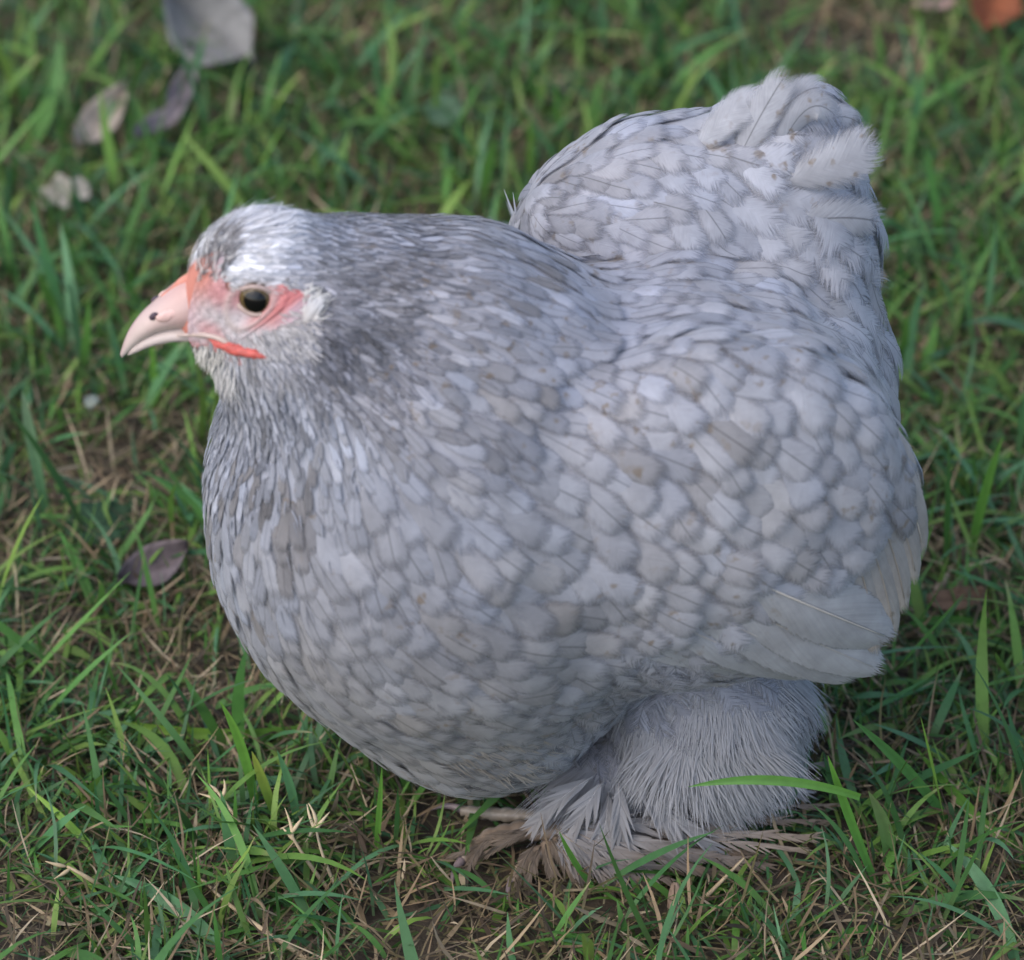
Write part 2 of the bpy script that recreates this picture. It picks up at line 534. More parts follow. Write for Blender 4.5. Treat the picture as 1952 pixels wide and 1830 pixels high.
# ------------------------------------------------------------------ feather builder: conforms to the body surface
ROWS = np.array([0.0, 0.18, 0.36, 0.54, 0.70, 0.83, 0.93, 1.0])
COLS = np.array([-1.0, -0.5, 0.0, 0.5, 1.0])
NR, NC = len(ROWS), len(COLS)
FEATHER_F = np.array(grid_faces(NR, NC))

def width_profile(s, pointed):
    rd = np.where(s < 0.62, np.clip(s / 0.62, 0, 1) ** 0.6, np.sqrt(np.clip(1 - ((s - 0.62) / 0.40) ** 2, 0.02, 1)))
    pt = np.clip(np.sin(np.pi * np.clip(s * 0.86 + 0.10, 0, 1)), 0.06, 1)
    return rd * (1 - pointed) + pt * pointed

def conform(P, T, Lg, Wd, lift, pointed, dome=0.085):
    """P sample points on the surface, T tangent flow: returns vertices (n, NR*NC, 3)"""
    n = len(P)
    Nn = grad(P); T = norm(T - (T * Nn).sum(1, keepdims=True) * Nn); B = np.cross(Nn, T)
    s = ROWS[None, :, None]; c = COLS[None, None, :]
    w = np.stack([width_profile(ROWS, p) for p in pointed])[:, :, None] * Wd[:, None, None] * 0.5
    a = (s - 0.6) * Lg[:, None, None] * np.ones_like(c)
    b = w * c
    Q = P[:, None, None, :] + a[..., None] * T[:, None, None, :] + b[..., None] * B[:, None, None, :]
    tip = np.clip((s - 0.72) / 0.28, 0, 1)
    off = lift[:, None, None] * (s * 1.15 - 0.42 * tip ** 2) - dome * Wd[:, None, None] * (c ** 2) * (0.35 + 0.65 * s)
    off = off + 2.5 + 0 * c
    Q = Q.reshape(-1, 3); off = off.reshape(-1)
    Q = to_surface(Q, off, 3)
    return Q.reshape(n, NR * NC, 3)

UV = np.stack([np.tile(COLS, NR), np.repeat(ROWS, NC), np.zeros(NR * NC)], 1)

# dart throwing with a pitch that varies over the body
q_all, at_all = plumage(BODY_V)
order = rng.permutation(len(BODY_V))
on_face = inside(q_all, FACE) & (BODY_V[:, 0] < -330)
REMIGES = np.array([(1180, 1238), (1400, 1258), (1480, 1225), (1540, 1110), (1640, 1085), (1668, 890), (1760, 1100), (1720, 1300), (1500, 1300), (1300, 1265)], float)
on_remiges = inside(q_all, REMIGES) & (BODY_V[:, 1] < midline(BODY_V[:, 0]) - 120)
pts = []
cellsz = 80.0; buckets = {}
for i in order:
    if on_face[i] or BODY_V[i, 2] < 12 or on_remiges[i]: continue
    p = BODY_V[i]; r = at_all[i, 2] * 0.88
    key = tuple((p // cellsz).astype(int)); ok = True
    for dx in (-1, 0, 1):
        for dy in (-1, 0, 1):
            for dz in (-1, 0, 1):
                for (p2, r2) in buckets.get((key[0] + dx, key[1] + dy, key[2] + dz), ()):
                    if (p[0] - p2[0]) ** 2 + (p[1] - p2[1]) ** 2 + (p[2] - p2[2]) ** 2 < (0.5 * (r + r2)) ** 2:
                        ok = False; break
                if not ok: break
            if not ok: break
        if not ok: break
    if ok:
        buckets.setdefault(key, []).append((p, r)); pts.append(i)
pts = np.array(pts)
P = BODY_V[pts]; NN = BODY_N[pts]; A = at_all[pts]; Qp = q_all[pts]
n = len(P)
flow = np.stack([A[:, 0], np.zeros(n), -A[:, 1]], 1)
side = norm(np.cross(NN, flow))
ang = rng.normal(0, 0.19, n)
flow = norm(flow - (flow * NN).sum(1, keepdims=True) * NN)
flow = flow * np.cos(ang)[:, None] + side * np.sin(ang)[:, None]
Lg = A[:, 3] * rng.uniform(0.86, 1.16, n); Wd = A[:, 4] * rng.uniform(0.86, 1.18, n)
lift = A[:, 5] * np.where(A[:, 4] < 40, 0.62, np.where(Qp[:, 0] > 1130, 1.2, 0.85)) * rng.uniform(0.6, 1.5, n)
lift = lift * np.where((Qp[:, 1] < 640) & (Qp[:, 0] > 850) & (Qp[:, 0] < 1560) & (P[:, 1] < 330), 0.6, 1.0)
FV = conform(P, flow, Lg, Wd, lift, np.clip(A[:, 6], 0, 1))
bright = 1 + A[:, 10] * rng.uniform(-1.15, 1.15, n)
warm = rng.normal(0, 0.012, n)
FT = A[:, 7:10] * bright[:, None] * (1 + np.stack([warm, 0 * warm, -warm * 1.6], 1))
muddy = ((Qp[:, 0] < 620) & (Qp[:, 1] > 900) & (rng.random(n) < .30)) | ((A[:, 4] > 40) & (rng.random(n) < .10))
mud = np.where(Wd < 55, .5, .17)[muddy][:, None]
FT[muddy] = FT[muddy] * (1 - mud) + np.array([.13, .11, .09]) * mud
FT = np.clip(FT, 0.03, 0.9)
mott = np.sin(P[:, 0] / 13 + 2 * np.sin(P[:, 2] / 17)) * np.sin(P[:, 2] / 11 + 2 * np.sin(P[:, 1] / 19 + P[:, 0] / 23))
FT = FT * (1 + np.where(A[:, 4] < 32, .34, .07) * mott)[:, None]
FRAY = A[:, 11]; RND = rng.random(n)

# ------------------------------------------------------------------ ground
soil_base = np.array([0, 0, 0.0])
gs = 60.0 / PX
gx = np.concatenate([[-gs, -9000], np.linspace(-2600, 2600, 60), [9000, gs]])
gy = np.concatenate([[-gs, -9000], np.linspace(-2000, 5200, 80), [9000, gs]])
GX, GY = np.meshgrid(gx, gy, indexing='ij')
GZ = 9 * np.sin(GX / 210 + 1.3) * np.sin(GY / 260) + 5 * np.sin(GX / 90 + GY / 70)
far = (np.abs(GX) > 2500) | (GY > 5000) | (GY < -1900)
GZ = np.where(far, -6, GZ - 8)
ground = mesh_obj('ground', np.stack([GX, GY, GZ], -1).reshape(-1, 3), np.array(grid_faces(len(gx), len(gy))), M_SOIL)
tag(ground, 'dark brown soil showing between the grass', kind='structure')

# ------------------------------------------------------------------ grass
GREENS = 1.10 * np.array([(.048, .135, .024), (.070, .165, .032), (.045, .128, .044), (.098, .190, .034), (.062, .150, .068), (.125, .205, .040), (.036, .100, .026)])
STRAWS = np.array([(.17, .12, .07), (.12, .085, .05), (.22, .165, .10), (.08, .055, .035), (.30, .24, .16), (.05, .038, .026), (.09, .08, .035), (.06, .045, .03)])

def blade_set(n, region, lmin, lmax, wmin, wmax, lean, bend, palette, seg=5, z0=(0, 6), clear=True, keep=None, dry_tip=0.0):
    x = rng.uniform(region[0], region[1], n); y = rng.uniform(region[2], region[3], n)
    if keep is not None:
        k = keep(x, y); x, y = x[k], y[k]; n = len(x)
    phi = rng.uniform(0, 2 * math.pi, n)
    th0 = np.clip(rng.normal(lean[0], lean[1], n), 0, 1.5)
    bd = rng.normal(bend[0], bend[1], n)
    L = lmin + (lmax - lmin) * rng.random(n) ** 1.6
    w = wmin + (wmax - wmin) * rng.random(n) ** 2.0
    tw = rng.uniform(-0.9, 0.9, n)
    s = np.linspace(0, 1, seg + 1)
    c = np.stack([x, y, rng.uniform(z0[0], z0[1], n)], 1)
    V = np.zeros((n, seg + 1, 2, 3)); curl = rng.normal(0, 0.35, n)
    cols = palette[rng.integers(0, len(palette), n)] * rng.uniform(0.72, 1.3, n)[:, None]
    TT = np.zeros((n, seg + 1, 2, 3))
    for i, si in enumerate(s):
        th = np.clip(th0 + bd * si, -0.3, 2.4); ph = phi + curl * si
        d = np.stack([np.sin(th) * np.cos(ph), np.sin(th) * np.sin(ph), np.cos(th)], 1)
        if i: c = c + d * (L / seg)[:, None]
        c[:, 2] = np.maximum(c[:, 2], 3.0)
        a = ph + math.pi / 2 + tw * si
        b = np.stack([np.cos(a), np.sin(a), 0.25 * np.sin(tw * 3 * si)], 1)
        ww = w * (0.55 + 0.9 * si if si < 0.5 else 1.0) * (1 - si ** 2.6) * 0.5 + 0.3
        V[:, i, 0] = c - b * ww[:, None]; V[:, i, 1] = c + b * ww[:, None]
        base_mix = np.clip(1 - si * 3.0, 0, 1) * 0.5
        cc = cols * (1 - base_mix) + np.array([.16, .16, .07]) * base_mix
        if dry_tip:
            dm = (np.clip((si - 0.8) * 5, 0, 1) * (tw > 0.9 - 1.8 * dry_tip))[:, None]
            cc = cc * (1 - dm) + np.array([.33, .25, .14]) * dm
        TT[:, i, 0] = cc; TT[:, i, 1] = cc
    if clear:
        mid = V.mean(2)
        near = (np.abs(mid[:, 0, 0]) < 1100) & (np.abs(mid[:, 0, 1]) < 1000)
        bad = np.zeros(n, bool)
        if near.any():
            bad[near] = (sdf(mid[near].reshape(-1, 3)).reshape(-1, seg + 1) < 14).any(1)
        r0 = mid[:, 0]
        foot = (r0[:, 0] > -170) & (r0[:, 0] < 640) & (r0[:, 1] > -400) & (r0[:, 1] < -20)
        hi = mid[:, :, 2].max(1)
        bad |= foot & (hi > np.where(r0[:, 1] > -230, 34, 60)) & (rng.random(n) < 0.93)
        V, TT = V[~bad], TT[~bad]; n = len(V)
    F1 = np.array([(2 * i, 2 * i + 1, 2 * i + 3, 2 * i + 2) for i in range(seg)])
    F = (F1[None] + (np.arange(n) * (seg + 1) * 2)[:, None, None]).reshape(-1, 4)
    return V.reshape(-1, 3), F, TT.reshape(-1, 3)

def join(parts):
    V, F, T, o = [], [], [], 0
    for v, f, t in parts:
        V.append(v); F.append(f + o); T.append(t); o += len(v)
    return np.concatenate(V), np.concatenate(F), np.concatenate(T)

def patchy(x, y):
    g = np.sin(x / 170 + 1.7 * np.sin(y / 240)) + np.sin(y / 200 + 0.8 * np.sin(x / 150) + 2.1) + 0.7 * np.sin(x / 67 + y / 81)
    b1, b2 = at_z(240, 890, 0), at_z(1600, 130, 0)
    bare = np.exp(-((x - b1[0]) ** 2 / 190 ** 2 + (y - b1[1]) ** 2 / 230 ** 2)) * 2.0 + np.exp(-((x - b2[0]) ** 2 / 260 ** 2 + (y - b2[1]) ** 2 / 200 ** 2)) * 1.2
    return rng.random(len(x)) < np.clip(0.62 + 0.26 * g - bare * 0.6 - np.clip((120 - y) / 900, 0, .20) + np.clip((y - 500) / 3000, 0, .2), 0.04, 1)

VIEW = (-1500, 1500, -900, 3500)
OUT = (-7500, 7500, -5000, 9000)
outside_view = lambda x, y: ((np.abs(x) > 1500) | (y < -900) | (y > 3500)) & (rng.random(len(x)) < np.clip(3000.0 / np.hypot(x, y - 1200), 0.1, 1))
gr = join([
    blade_set(17000, VIEW, 60, 220, 7, 18, (0.80, 0.35), (0.6, 0.5), GREENS, keep=patchy, dry_tip=0.12),
    blade_set(5200, VIEW, 140, 380, 13, 31, (0.70, 0.35), (0.7, 0.5), GREENS, seg=8, keep=patchy, dry_tip=0.15),
    blade_set(30000, VIEW, 40, 160, 4, 11, (0.85, 0.4), (0.4, 0.6), GREENS * .85, seg=4, keep=patchy),
    blade_set(60000, OUT, 90, 300, 10, 28, (0.7, 0.35), (0.6, 0.5), GREENS, seg=4, clear=False, keep=outside_view),
])
tag(mesh_obj('grass', *gr[:2], M_GRASS, tint=gr[2]), 'short green lawn grass with mixed broad and fine blades', 'grass', kind='stuff')
st = join([
    blade_set(24000, VIEW, 50, 200, 3, 9, (1.2, 0.3), (0.15, 0.35), STRAWS * 1.2, seg=4, z0=(0, 34), dry_tip=0),
    blade_set(6500, VIEW, 40, 130, 6, 16, (1.2, 0.3), (0.2, 0.5), STRAWS, seg=4, z0=(0, 26)),
    blade_set(14000, OUT, 60, 200, 5, 12, (1.2, 0.3), (0.2, 0.4), STRAWS, seg=3, clear=False, keep=outside_view),
])
tag(mesh_obj('dry_grass', *st[:2], M_STRAW, tint=st[2]), 'tan and brown dead grass stems matted over the soil', 'dry grass', kind='stuff')

# ------------------------------------------------------------------ the hen
hen = empty('bantam_hen', at_z(1180, 1600, 0))
tag(hen, 'lavender grey feather-footed bantam hen standing in profile on the grass', 'chicken')
bt = np.clip(at_all[:, 7:10] * 0.95, 0, 1)
bt[on_face] = np.where((q_all[on_face, 0] < 440)[:, None], (.44, .18, .14), (.40, .36, .36))
mesh_obj('body', BODY_V, BODY_F, M_BODY, hen, tint=bt)

# which feathers show largest from the photo's side: these are parts of their own
vis = NN @ norm(CAM[None] - np.zeros(3))[0]
toward = (norm(CAM[None] - P) * NN).sum(1)
small = A[:, 4] < 40
fluffy = A[:, 11] > 1.2
big_mask = (~small) & (~fluffy) & (toward > 0.12) & (P[:, 1] < midline(P[:, 0]) + 160)
score = np.where(big_mask, Wd * Lg * np.clip(toward, 0.05, 1), -1)
top = np.argsort(-score)[:300]
top = top[score[top] > 0]
is_part = np.zeros(n, bool); is_part[top] = True

def feather_name(i):
    x, y = Qp[i]
    if x > 1130 and y > 500 and y > 500 + max(0, (x - 1500)) * 1.4 and y < 1290: return 'wing_covert'
    if (x > 1130 and y <= 500) or x > 1500: return 'saddle_feather'
    if x > 940 and y < 480: return 'saddle_feather'
    if y < 780: return 'hackle_feather'
    return 'breast_feather'

def feather_mesh(idx):
    k = len(idx); m = NR * NC
    V = FV[idx].reshape(-1, 3)
    F = (FEATHER_F[None] + (np.arange(k) * m)[:, None, None]).reshape(-1, 4)
    T = np.concatenate([np.repeat(FT[idx], m, 0), np.repeat(FRAY[idx], m)[:, None]], 1)
    U = np.tile(UV, (k, 1)); U[:, 2] = np.repeat(RND[idx], m)
    return V, F, T, U

for i in top:
    V, F, T, U = feather_mesh(np.array([i]))
    mesh_obj(feather_name(i), V, F, M_FEATHER, hen, tint=T, fuv=U)
rest = np.where(~is_part)[0]
heads = rest[(A[rest, 4] < 22)]
others = rest[(A[rest, 4] >= 22)]
for nm, idx in (('head_plumage', heads), ('body_plumage', others)):
    V, F, T, U = feather_mesh(idx)
    tag(mesh_obj(nm, V, F, M_FEATHER, hen, tint=T, fuv=U), kind='stuff')
print('feathers', n, 'parts', len(top), 'small', len(heads), 'others', len(others))

# ------------------------------------------------------------------ strands, vanes and plumes
def strands(B, D, Nn, L, w, droop, t0, t1, seg=4):
    """thin tapered ribbons: B roots, D directions, Nn facing, droop bends towards -z"""
    n = len(B); V = np.zeros((n, seg + 1, 2, 3)); T = np.zeros((n, seg + 1, 2, 3))
    c = B.copy(); d = D.copy()
    for i in range(seg + 1):
        s = i / seg
        if i:
            d = norm(d + np.stack([0 * L, 0 * L, -droop / seg], 1)); c = c + d * (L / seg)[:, None]
        b = norm(np.cross(d, Nn)); ww = (w * (1 - s ** 2) * 0.5 + 0.25)[:, None]
        V[:, i, 0] = c - b * ww; V[:, i, 1] = c + b * ww
        T[:, i, :] = (t0 * (1 - s) + t1 * s)[:, None, :]
    F1 = np.array([(2 * i, 2 * i + 1, 2 * i + 3, 2 * i + 2) for i in range(seg)])
    F = (F1[None] + (np.arange(n) * (seg + 1) * 2)[:, None, None]).reshape(-1, 4)
    return V.reshape(-1, 3), F, T.reshape(-1, 3)

def vane(base, ctrl, tip, width, nrm, tint, fray=0.4, dome=0.12, asym=0.0, pointed=0.0, tip_tint=None, rows=14):
    C = bez(np.asarray(base), np.asarray(ctrl), np.asarray(tip), rows); t = norm(np.gradient(C, axis=0))
    nrm = norm(np.asarray(nrm, float)); s = np.linspace(0, 1, rows)
    cols = np.array([-1, -.66, -.33, 0, .33, .66, 1.0]); V, U, T = [], [], []
    wp = width_profile(np.clip(s * 0.94 + 0.06, 0, 1), pointed) * width * 0.5
    r = random.random()
    for i in range(rows):
        b = norm(np.cross(nrm, t[i])); nn = np.cross(t[i], b)
        for u in cols:
            k = wp[i] * (1 + asym * (1 if u > 0 else -1))
            V.append(C[i] + b * u * k - nn * dome * width * u * u * 0.5)
            U.append((u, s[i], r))
            c = np.array(tint) if tip_tint is None else np.array(tint) * (1 - s[i] ** 2) + np.array(tip_tint) * s[i] ** 2
            T.append((*c, fray))
    return np.array(V), np.array(grid_faces(rows, len(cols))), np.array(T), np.array(U), C, t, nrm

def flight(name, base, ctrl, tip, width, nrm, tint, shaft_tint=None, shaft_r=2.4, **kw):
    V, F, T, U, C, t, nr = vane(base, ctrl, tip, width, nrm, tint, **kw)
    o = mesh_obj(name, V, F, M_VANE if name == 'flight_feather' else M_FEATHER, hen, tint=T, fuv=U)
    if shaft_tint is not None:
        k = len(C); out = norm(np.array([nr - (nr @ t[i]) * t[i] for i in range(k)]))
        V2, F2 = tube((C + out * 1.5)[1:-1], np.linspace(shaft_r, shaft_r * 0.35, k - 2), 6)
        mesh_obj('shaft', V2, F2, M_BEAK, o, tint=np.tile(shaft_tint, (len(V2), 1)))
    return o

def plume(name, base, ctrl, tip, width, nrm, t0, t1, nb=26, clump=5):
    """loose foot feather: a shaft with separate barbs that splay and clump"""
    C = bez(np.asarray(base), np.asarray(ctrl), np.asarray(tip), 40); t = norm(np.gradient(C, axis=0))
    nrm = norm(np.asarray(nrm, float)); Lf = np.linalg.norm(C[-1] - C[0])
    B, D, L, W, T0, T1, NN_ = [], [], [], [], [], [], []
    for sd_ in (-1, 1):
        ja = 0
        for k in range(nb):
            if k % clump == 0: ja = random.gauss(0, 0.10)
            s = 0.10 + 0.87 * k / (nb - 1) + random.uniform(-.01, .01)
            i = int(np.clip(s * 39, 0, 38)); b = norm(np.cross(nrm, t[i])) * sd_
            ang = 0.42 * (1 - 0.5 * s) + ja + 0.05 * (k % clump - clump / 2) / clump * 2
            d = t[i] * math.cos(ang) + b * math.sin(ang) + nrm * random.gauss(0.02, 0.05)
            l = width * (0.9 if s < 0.75 else 0.9 * (1 - (s - 0.75) * 1.2)) * random.uniform(0.8, 1.15)
            B.append(C[i]); D.append(norm(d)); L.append(l); W.append(width * random.uniform(.07, .12)); NN_.append(nrm)
            q = min(1, s + 0.3) ** 1.1
            c0 = np.array(t0) * (1 - s) + np.array(t1) * s; c1 = np.array(t0) * (1 - q) + np.array(t1) * q
            j = random.uniform(0.8, 1.15); T0.append(c0 * j); T1.append(c1 * j)
    V, F, T = strands(np.array(B), np.array(D), np.array(NN_), np.array(L), np.array(W), np.full(len(B), 0.1), np.array(T0), np.array(T1), seg=3)
    o = mesh_obj(name, V, F, M_DOWN, hen, tint=T)
    sv, sf = tube(C[::5], np.linspace(2.2, 0.7, len(C[::5])), 5)
    mesh_obj('shaft', sv, sf, M_BEAK, o, tint=np.tile(np.array(t1) * 0.8, (len(sv), 1)))
    return o

def surf(px, py, out=0.0):
    p = hit(px, py); return p + grad(p[None])[0] * out

# ------------------------------------------------------------------ head: face skin, eyes, beak, comb, wattles
SKIN = [(330, 560, 60, 40, (.60, .25, .18)), (360, 525, 40, 25, (.62, .20, .12)), (400, 600, 45, 30, (.50, .38, .38)),
        (430, 555, 40, 22, (.58, .22, .19)), (450, 610, 40, 30, (.50, .42, .43)), (480, 540, 60, 14, (.58, .25, .21)),
        (545, 560, 34, 26, (.60, .17, .14)), (570, 580, 26, 24, (.60, .16, .13)), (530, 605, 34, 16, (.58, .20, .16)),
        (480, 625, 50, 16, (.48, .42, .42)), (410, 622, 30, 12, (.60, .16, .13)), (440, 640, 26, 12, (.60, .15, .12)),
        (330, 600, 40, 30, (.60, .40, .36)), (590, 600, 20, 20, (.52, .38, .36)), (520, 650, 40, 20, (.46, .42, .42)),
        (470, 670, 50, 14, (.55, .16, .13)), (430, 500, 30, 30, (.60, .42, .38))]
sk = np.array([(a, b, c, d, *e) for a, b, c, d, e in SKIN])
for r_ in sk:
    if r_[4] - r_[5] < 0.13: r_[4:] = (.52, .475, .49)
    else: r_[4:] = r_[4:] * np.array([0.88, 1.0, 1.2])
sk[:, 4:] *= .78

def skin_tint(q):
    w = np.exp(-((q[:, None, 0] - sk[None, :, 0]) / sk[None, :, 2]) ** 2 - ((q[:, None, 1] - sk[None, :, 1]) / sk[None, :, 3]) ** 2) + 1e-6
    return (w / w.sum(1, keepdims=True)) @ sk[:, 4:]

EYE_PX = (488, 571)
eye_hit = hit(*EYE_PX); eye_n = grad(eye_hit[None])[0]
def make_face(flip):
    st_ = 4; xs = np.arange(330, 640, st_); ys = np.arange(455, 705, st_)
    gxx, gyy = np.meshgrid(xs, ys, indexing='ij'); q = np.stack([gxx.ravel(), gyy.ravel()], 1).astype(float)
    ctr = FACE.mean(0)
    keep = inside(ctr + (q - ctr) * 0.965, FACE)
    Pp = np.array([at(a, b, HEAD_Y - 75) for a, b in q]); 
    Pp = to_surface(Pp, 0, 5)
    qq = project(Pp)
    de = np.hypot((q[:, 0] - EYE_PX[0]), (q[:, 1] - EYE_PX[1]) * 1.1)
    off = 3.0 + 4.0 * np.exp(-((de - 42) / 8.0) ** 2) + 3.0 * np.exp(-((de - 64) / 6.0) ** 2) - 4 * np.exp(-(de / 26.0) ** 2)
    off += 1.6 * np.sin(q[:, 0] / 5.0 + np.sin(q[:, 1] / 7)) * np.sin(q[:, 1] / 4.3) * (de > 50)
    Pp = Pp + grad(Pp) * off[:, None]
    if flip: Pp[:, 1] = 2 * HEAD_Y - Pp[:, 1]
    T = skin_tint(q)
    ring = np.exp(-((de - 43) / 8.0) ** 2)[:, None]
    T = T * (1 - 0.6 * ring) + np.array([.40, .33, .31]) * 0.6 * ring
    fleck = (np.sin(q[:, 0] * 1.7) * np.sin(q[:, 1] * 2.3 + q[:, 0]) > 0.8)[:, None]
    T = T * np.where(fleck, 0.7, 1.0)
    idx = -np.ones(len(q), int); idx[keep] = np.arange(keep.sum()); G = idx.reshape(gxx.shape); F = []
    for i in range(G.shape[0] - 1):
        for j in range(G.shape[1] - 1):
            f = (G[i, j], G[i, j + 1], G[i + 1, j + 1], G[i + 1, j])
            if min(f) >= 0: F.append(f if flip else f[::-1])
    return mesh_obj('face_skin', Pp[keep], F, M_SKIN, hen, tint=T[keep])
make_face(False); make_face(True)

def make_eye(c, nrm):
    R = 39.0; nrm = norm(nrm); a = norm(np.cross(nrm, [0, 0, 1.0])); b = np.cross(a, nrm)
    V, T = [], []
    th = np.linspace(0, math.pi * 0.32, 18)
    for t_ in th:
        for k in range(28):
            f = 2 * math.pi * k / 28
            V.append(c + R * (math.cos(t_) * nrm + math.sin(t_) * (math.cos(f) * a + math.sin(f) * b)))
            d = R * math.sin(t_)
            if d < 29: col = np.array([.105, .072, .030]) * 0.8
            else: col = np.array([.05, .032, .018])
            T.append(col)
    F = grid_faces(18, 28, closed=True)
    eye = mesh_obj('eye', V, F, M_EYE, hen, tint=np.array(T))
    V = []; th = np.linspace(0, 0.56, 7)
    for t_ in th:
        for k in range(24):
            f = 2 * math.pi * k / 24
            V.append(c + (R + 0.5) * (math.cos(t_) * nrm + math.sin(t_) * (math.cos(f) * a + math.sin(f) * b)))
    mesh_obj('pupil', V, grid_faces(7, 24, closed=True), M_EYE, eye, tint=np.full((len(V), 3), 0.004))
    # eyelid ring, a little wider than tall with a pointed rear corner
    path = []
    for k in range(41):
        f = 2 * math.pi * k / 40
        rx, ry = 34 + (4 if math.cos(f) > 0.8 else 0), 27
        x, y = rx * math.cos(f), ry * math.sin(f)
        path.append(c + x * -a * -1 + y * b + nrm * (math.sqrt(max(R * R - x * x - y * y, 30)) + 1.5))
    V, F = tube(path, [4.5] * 41, 8, cap=False)
    tt = np.tile((.36, .27, .24), (len(V), 1)) * rng.uniform(0.9, 1.1, (len(V), 1))
    mesh_obj('eyelid', V, F, M_SKIN, eye, tint=tt)
en = norm(eye_n * 0.5 + np.array([-0.1, -0.95, 0.12]))
ec = eye_hit - en * 24
make_eye(ec, en)
make_eye(mirrored(ec, HEAD_Y), en * np.array([1, -1, 1]))

def loft(st, n=20, sharp=0.75):
    V = []
    for (tx, ty), (bx, by), hw in st:
        tp, bt_ = at(tx, ty, HEAD_Y), at(bx, by, HEAD_Y); c = (tp + bt_) / 2; h = (tp - bt_) / 2
        for k in range(n):
            a = 2 * math.pi * k / n; ca, sa = math.cos(a), math.sin(a)
            w = abs(ca) ** 0.8 * math.copysign(1, ca) * (1 - 0.32 * max(sa, 0) * sharp)
            V.append(c + h * sa + np.array([0, hw * w, 0]))
    V = np.array(V); F = grid_faces(len(st), n, closed=True)
    F.append(tuple((len(st) - 1) * n + k for k in range(n)))
    return V, F

def smooth_st(st, m):
    a = np.array([(*t, *b, w) for t, b, w in st], float); s = np.linspace(0, 1, len(a)); q = np.linspace(0, 1, m)
    # Catmull-Rom through the stations
    out = []
    for x in q * (len(a) - 1):
        i = min(int(x), len(a) - 2); f = x - i
        p0, p1, p2, p3 = a[max(i - 1, 0)], a[i], a[i + 1], a[min(i + 2, len(a) - 1)]
        out.append(0.5 * (2 * p1 + (p2 - p0) * f + (2 * p0 - 5 * p1 + 4 * p2 - p3) * f * f + (3 * p1 - p0 - 3 * p2 + p3) * f ** 3))
    return [((r[0], r[1]), (r[2], r[3]), max(r[4], 1.5)) for r in out]

up = smooth_st([((425, 548), (445, 622), 40), ((362, 530), (385, 613), 49), ((327, 548), (345, 616), 44), ((298, 573), (306, 624), 35),
                ((266, 602), (272, 645), 24), ((243, 635), (249, 666), 14), ((229, 674), (233, 681), 4)], 26)
V, F = loft(up)
q = project(V)
f = np.clip((400 - q[:, 0]) / 170, 0, 1)[:, None]
T = np.array([.66, .40, .36]) * (1 - f) + np.array([.66, .56, .50]) * f
ridge = np.clip(1 - (q[:, 1] - np.interp(q[:, 0], [229, 243, 266, 298, 328, 362, 410], [676, 637, 604, 575, 552, 536, 520])) / 24, 0, 1)[:, None]
T = T * (1 - 0.45 * ridge) + np.array([.55, .36, .34]) * 0.45 * ridge
cere = (np.clip((q[:, 0] - 300) / 50, 0, 1) * np.clip(1.25 - (q[:, 1] - np.interp(q[:, 0], [229, 298, 328, 362, 410], [676, 573, 548, 525, 505])) / 42, 0, 1))[:, None]
lore = np.clip((q[:, 0] - 345) / 45, 0, 1)[:, None]
T = T * (1 - 0.8 * lore) + np.array([.56, .44, .42]) * 0.8 * lore
T = T * (1 - 0.85 * cere) + np.array([.60, .36, .31]) * 0.85 * cere
low = np.clip((q[:, 1] - np.interp(q[:, 0], [229, 246, 269, 304, 345, 385, 440], [682, 660, 640, 622, 616, 620, 634])) / 10, 0, 1)[:, None]
T = T * (1 - 0.6 * low) + np.array([.74, .66, .55]) * 0.6 * low
T = T * np.array([.70, .70, .72])
beak = mesh_obj('beak', V, F, M_BEAK, hen, tint=T)
lowst = smooth_st([((452, 610), (460, 668), 57), ((400, 606), (404, 640), 48), ((345, 608), (345, 637), 41), ((296, 622), (294, 650), 31), ((258, 648), (256, 670), 17), ((244, 668), (243, 677), 5)], 18)
V, F = loft(lowst, sharp=0.0)
mesh_obj('lower_beak', V, F, M_BEAK, beak, tint=np.tile((.44, .37, .345), (len(V), 1)))
def lens(px, py, Y, rx, rz, ry, rot, tint, name, parent, mat=M_SKIN):
    c = at(px, py, Y); V = []
    ca, sa = math.cos(rot), math.sin(rot)
    for i in range(9):
        t_ = math.pi * i / 8
        for k in range(14):
            f = 2 * math.pi * k / 14
            x, z, y = rx * math.sin(t_) * math.cos(f), rz * math.sin(t_) * math.sin(f), -ry * math.cos(t_)
            V.append(c + np.array([x * ca - z * sa, y, x * sa + z * ca]))
    return mesh_obj(name, V, grid_faces(9, 14, closed=True), mat, parent, tint=np.tile(tint, (len(V), 1)))
def lens_pair(px, py, dy, *args):
    for sgn in (1, -1):
        o = lens(px, py, HEAD_Y - dy, *args)
        if sgn < 0:
            for v in o.data.vertices: v.co.y = (2 * HEAD_Y - hen['_base'][1] * 2) * PX - v.co.y
lens_pair(293, 603, 27, 10, 7, 5, 0.7, (.06, .04, .055), 'nostril', beak)
lens_pair(322, 602, 36, 26, 12, 7, 0.30, (.60, .40, .36), 'nostril_flap', beak)

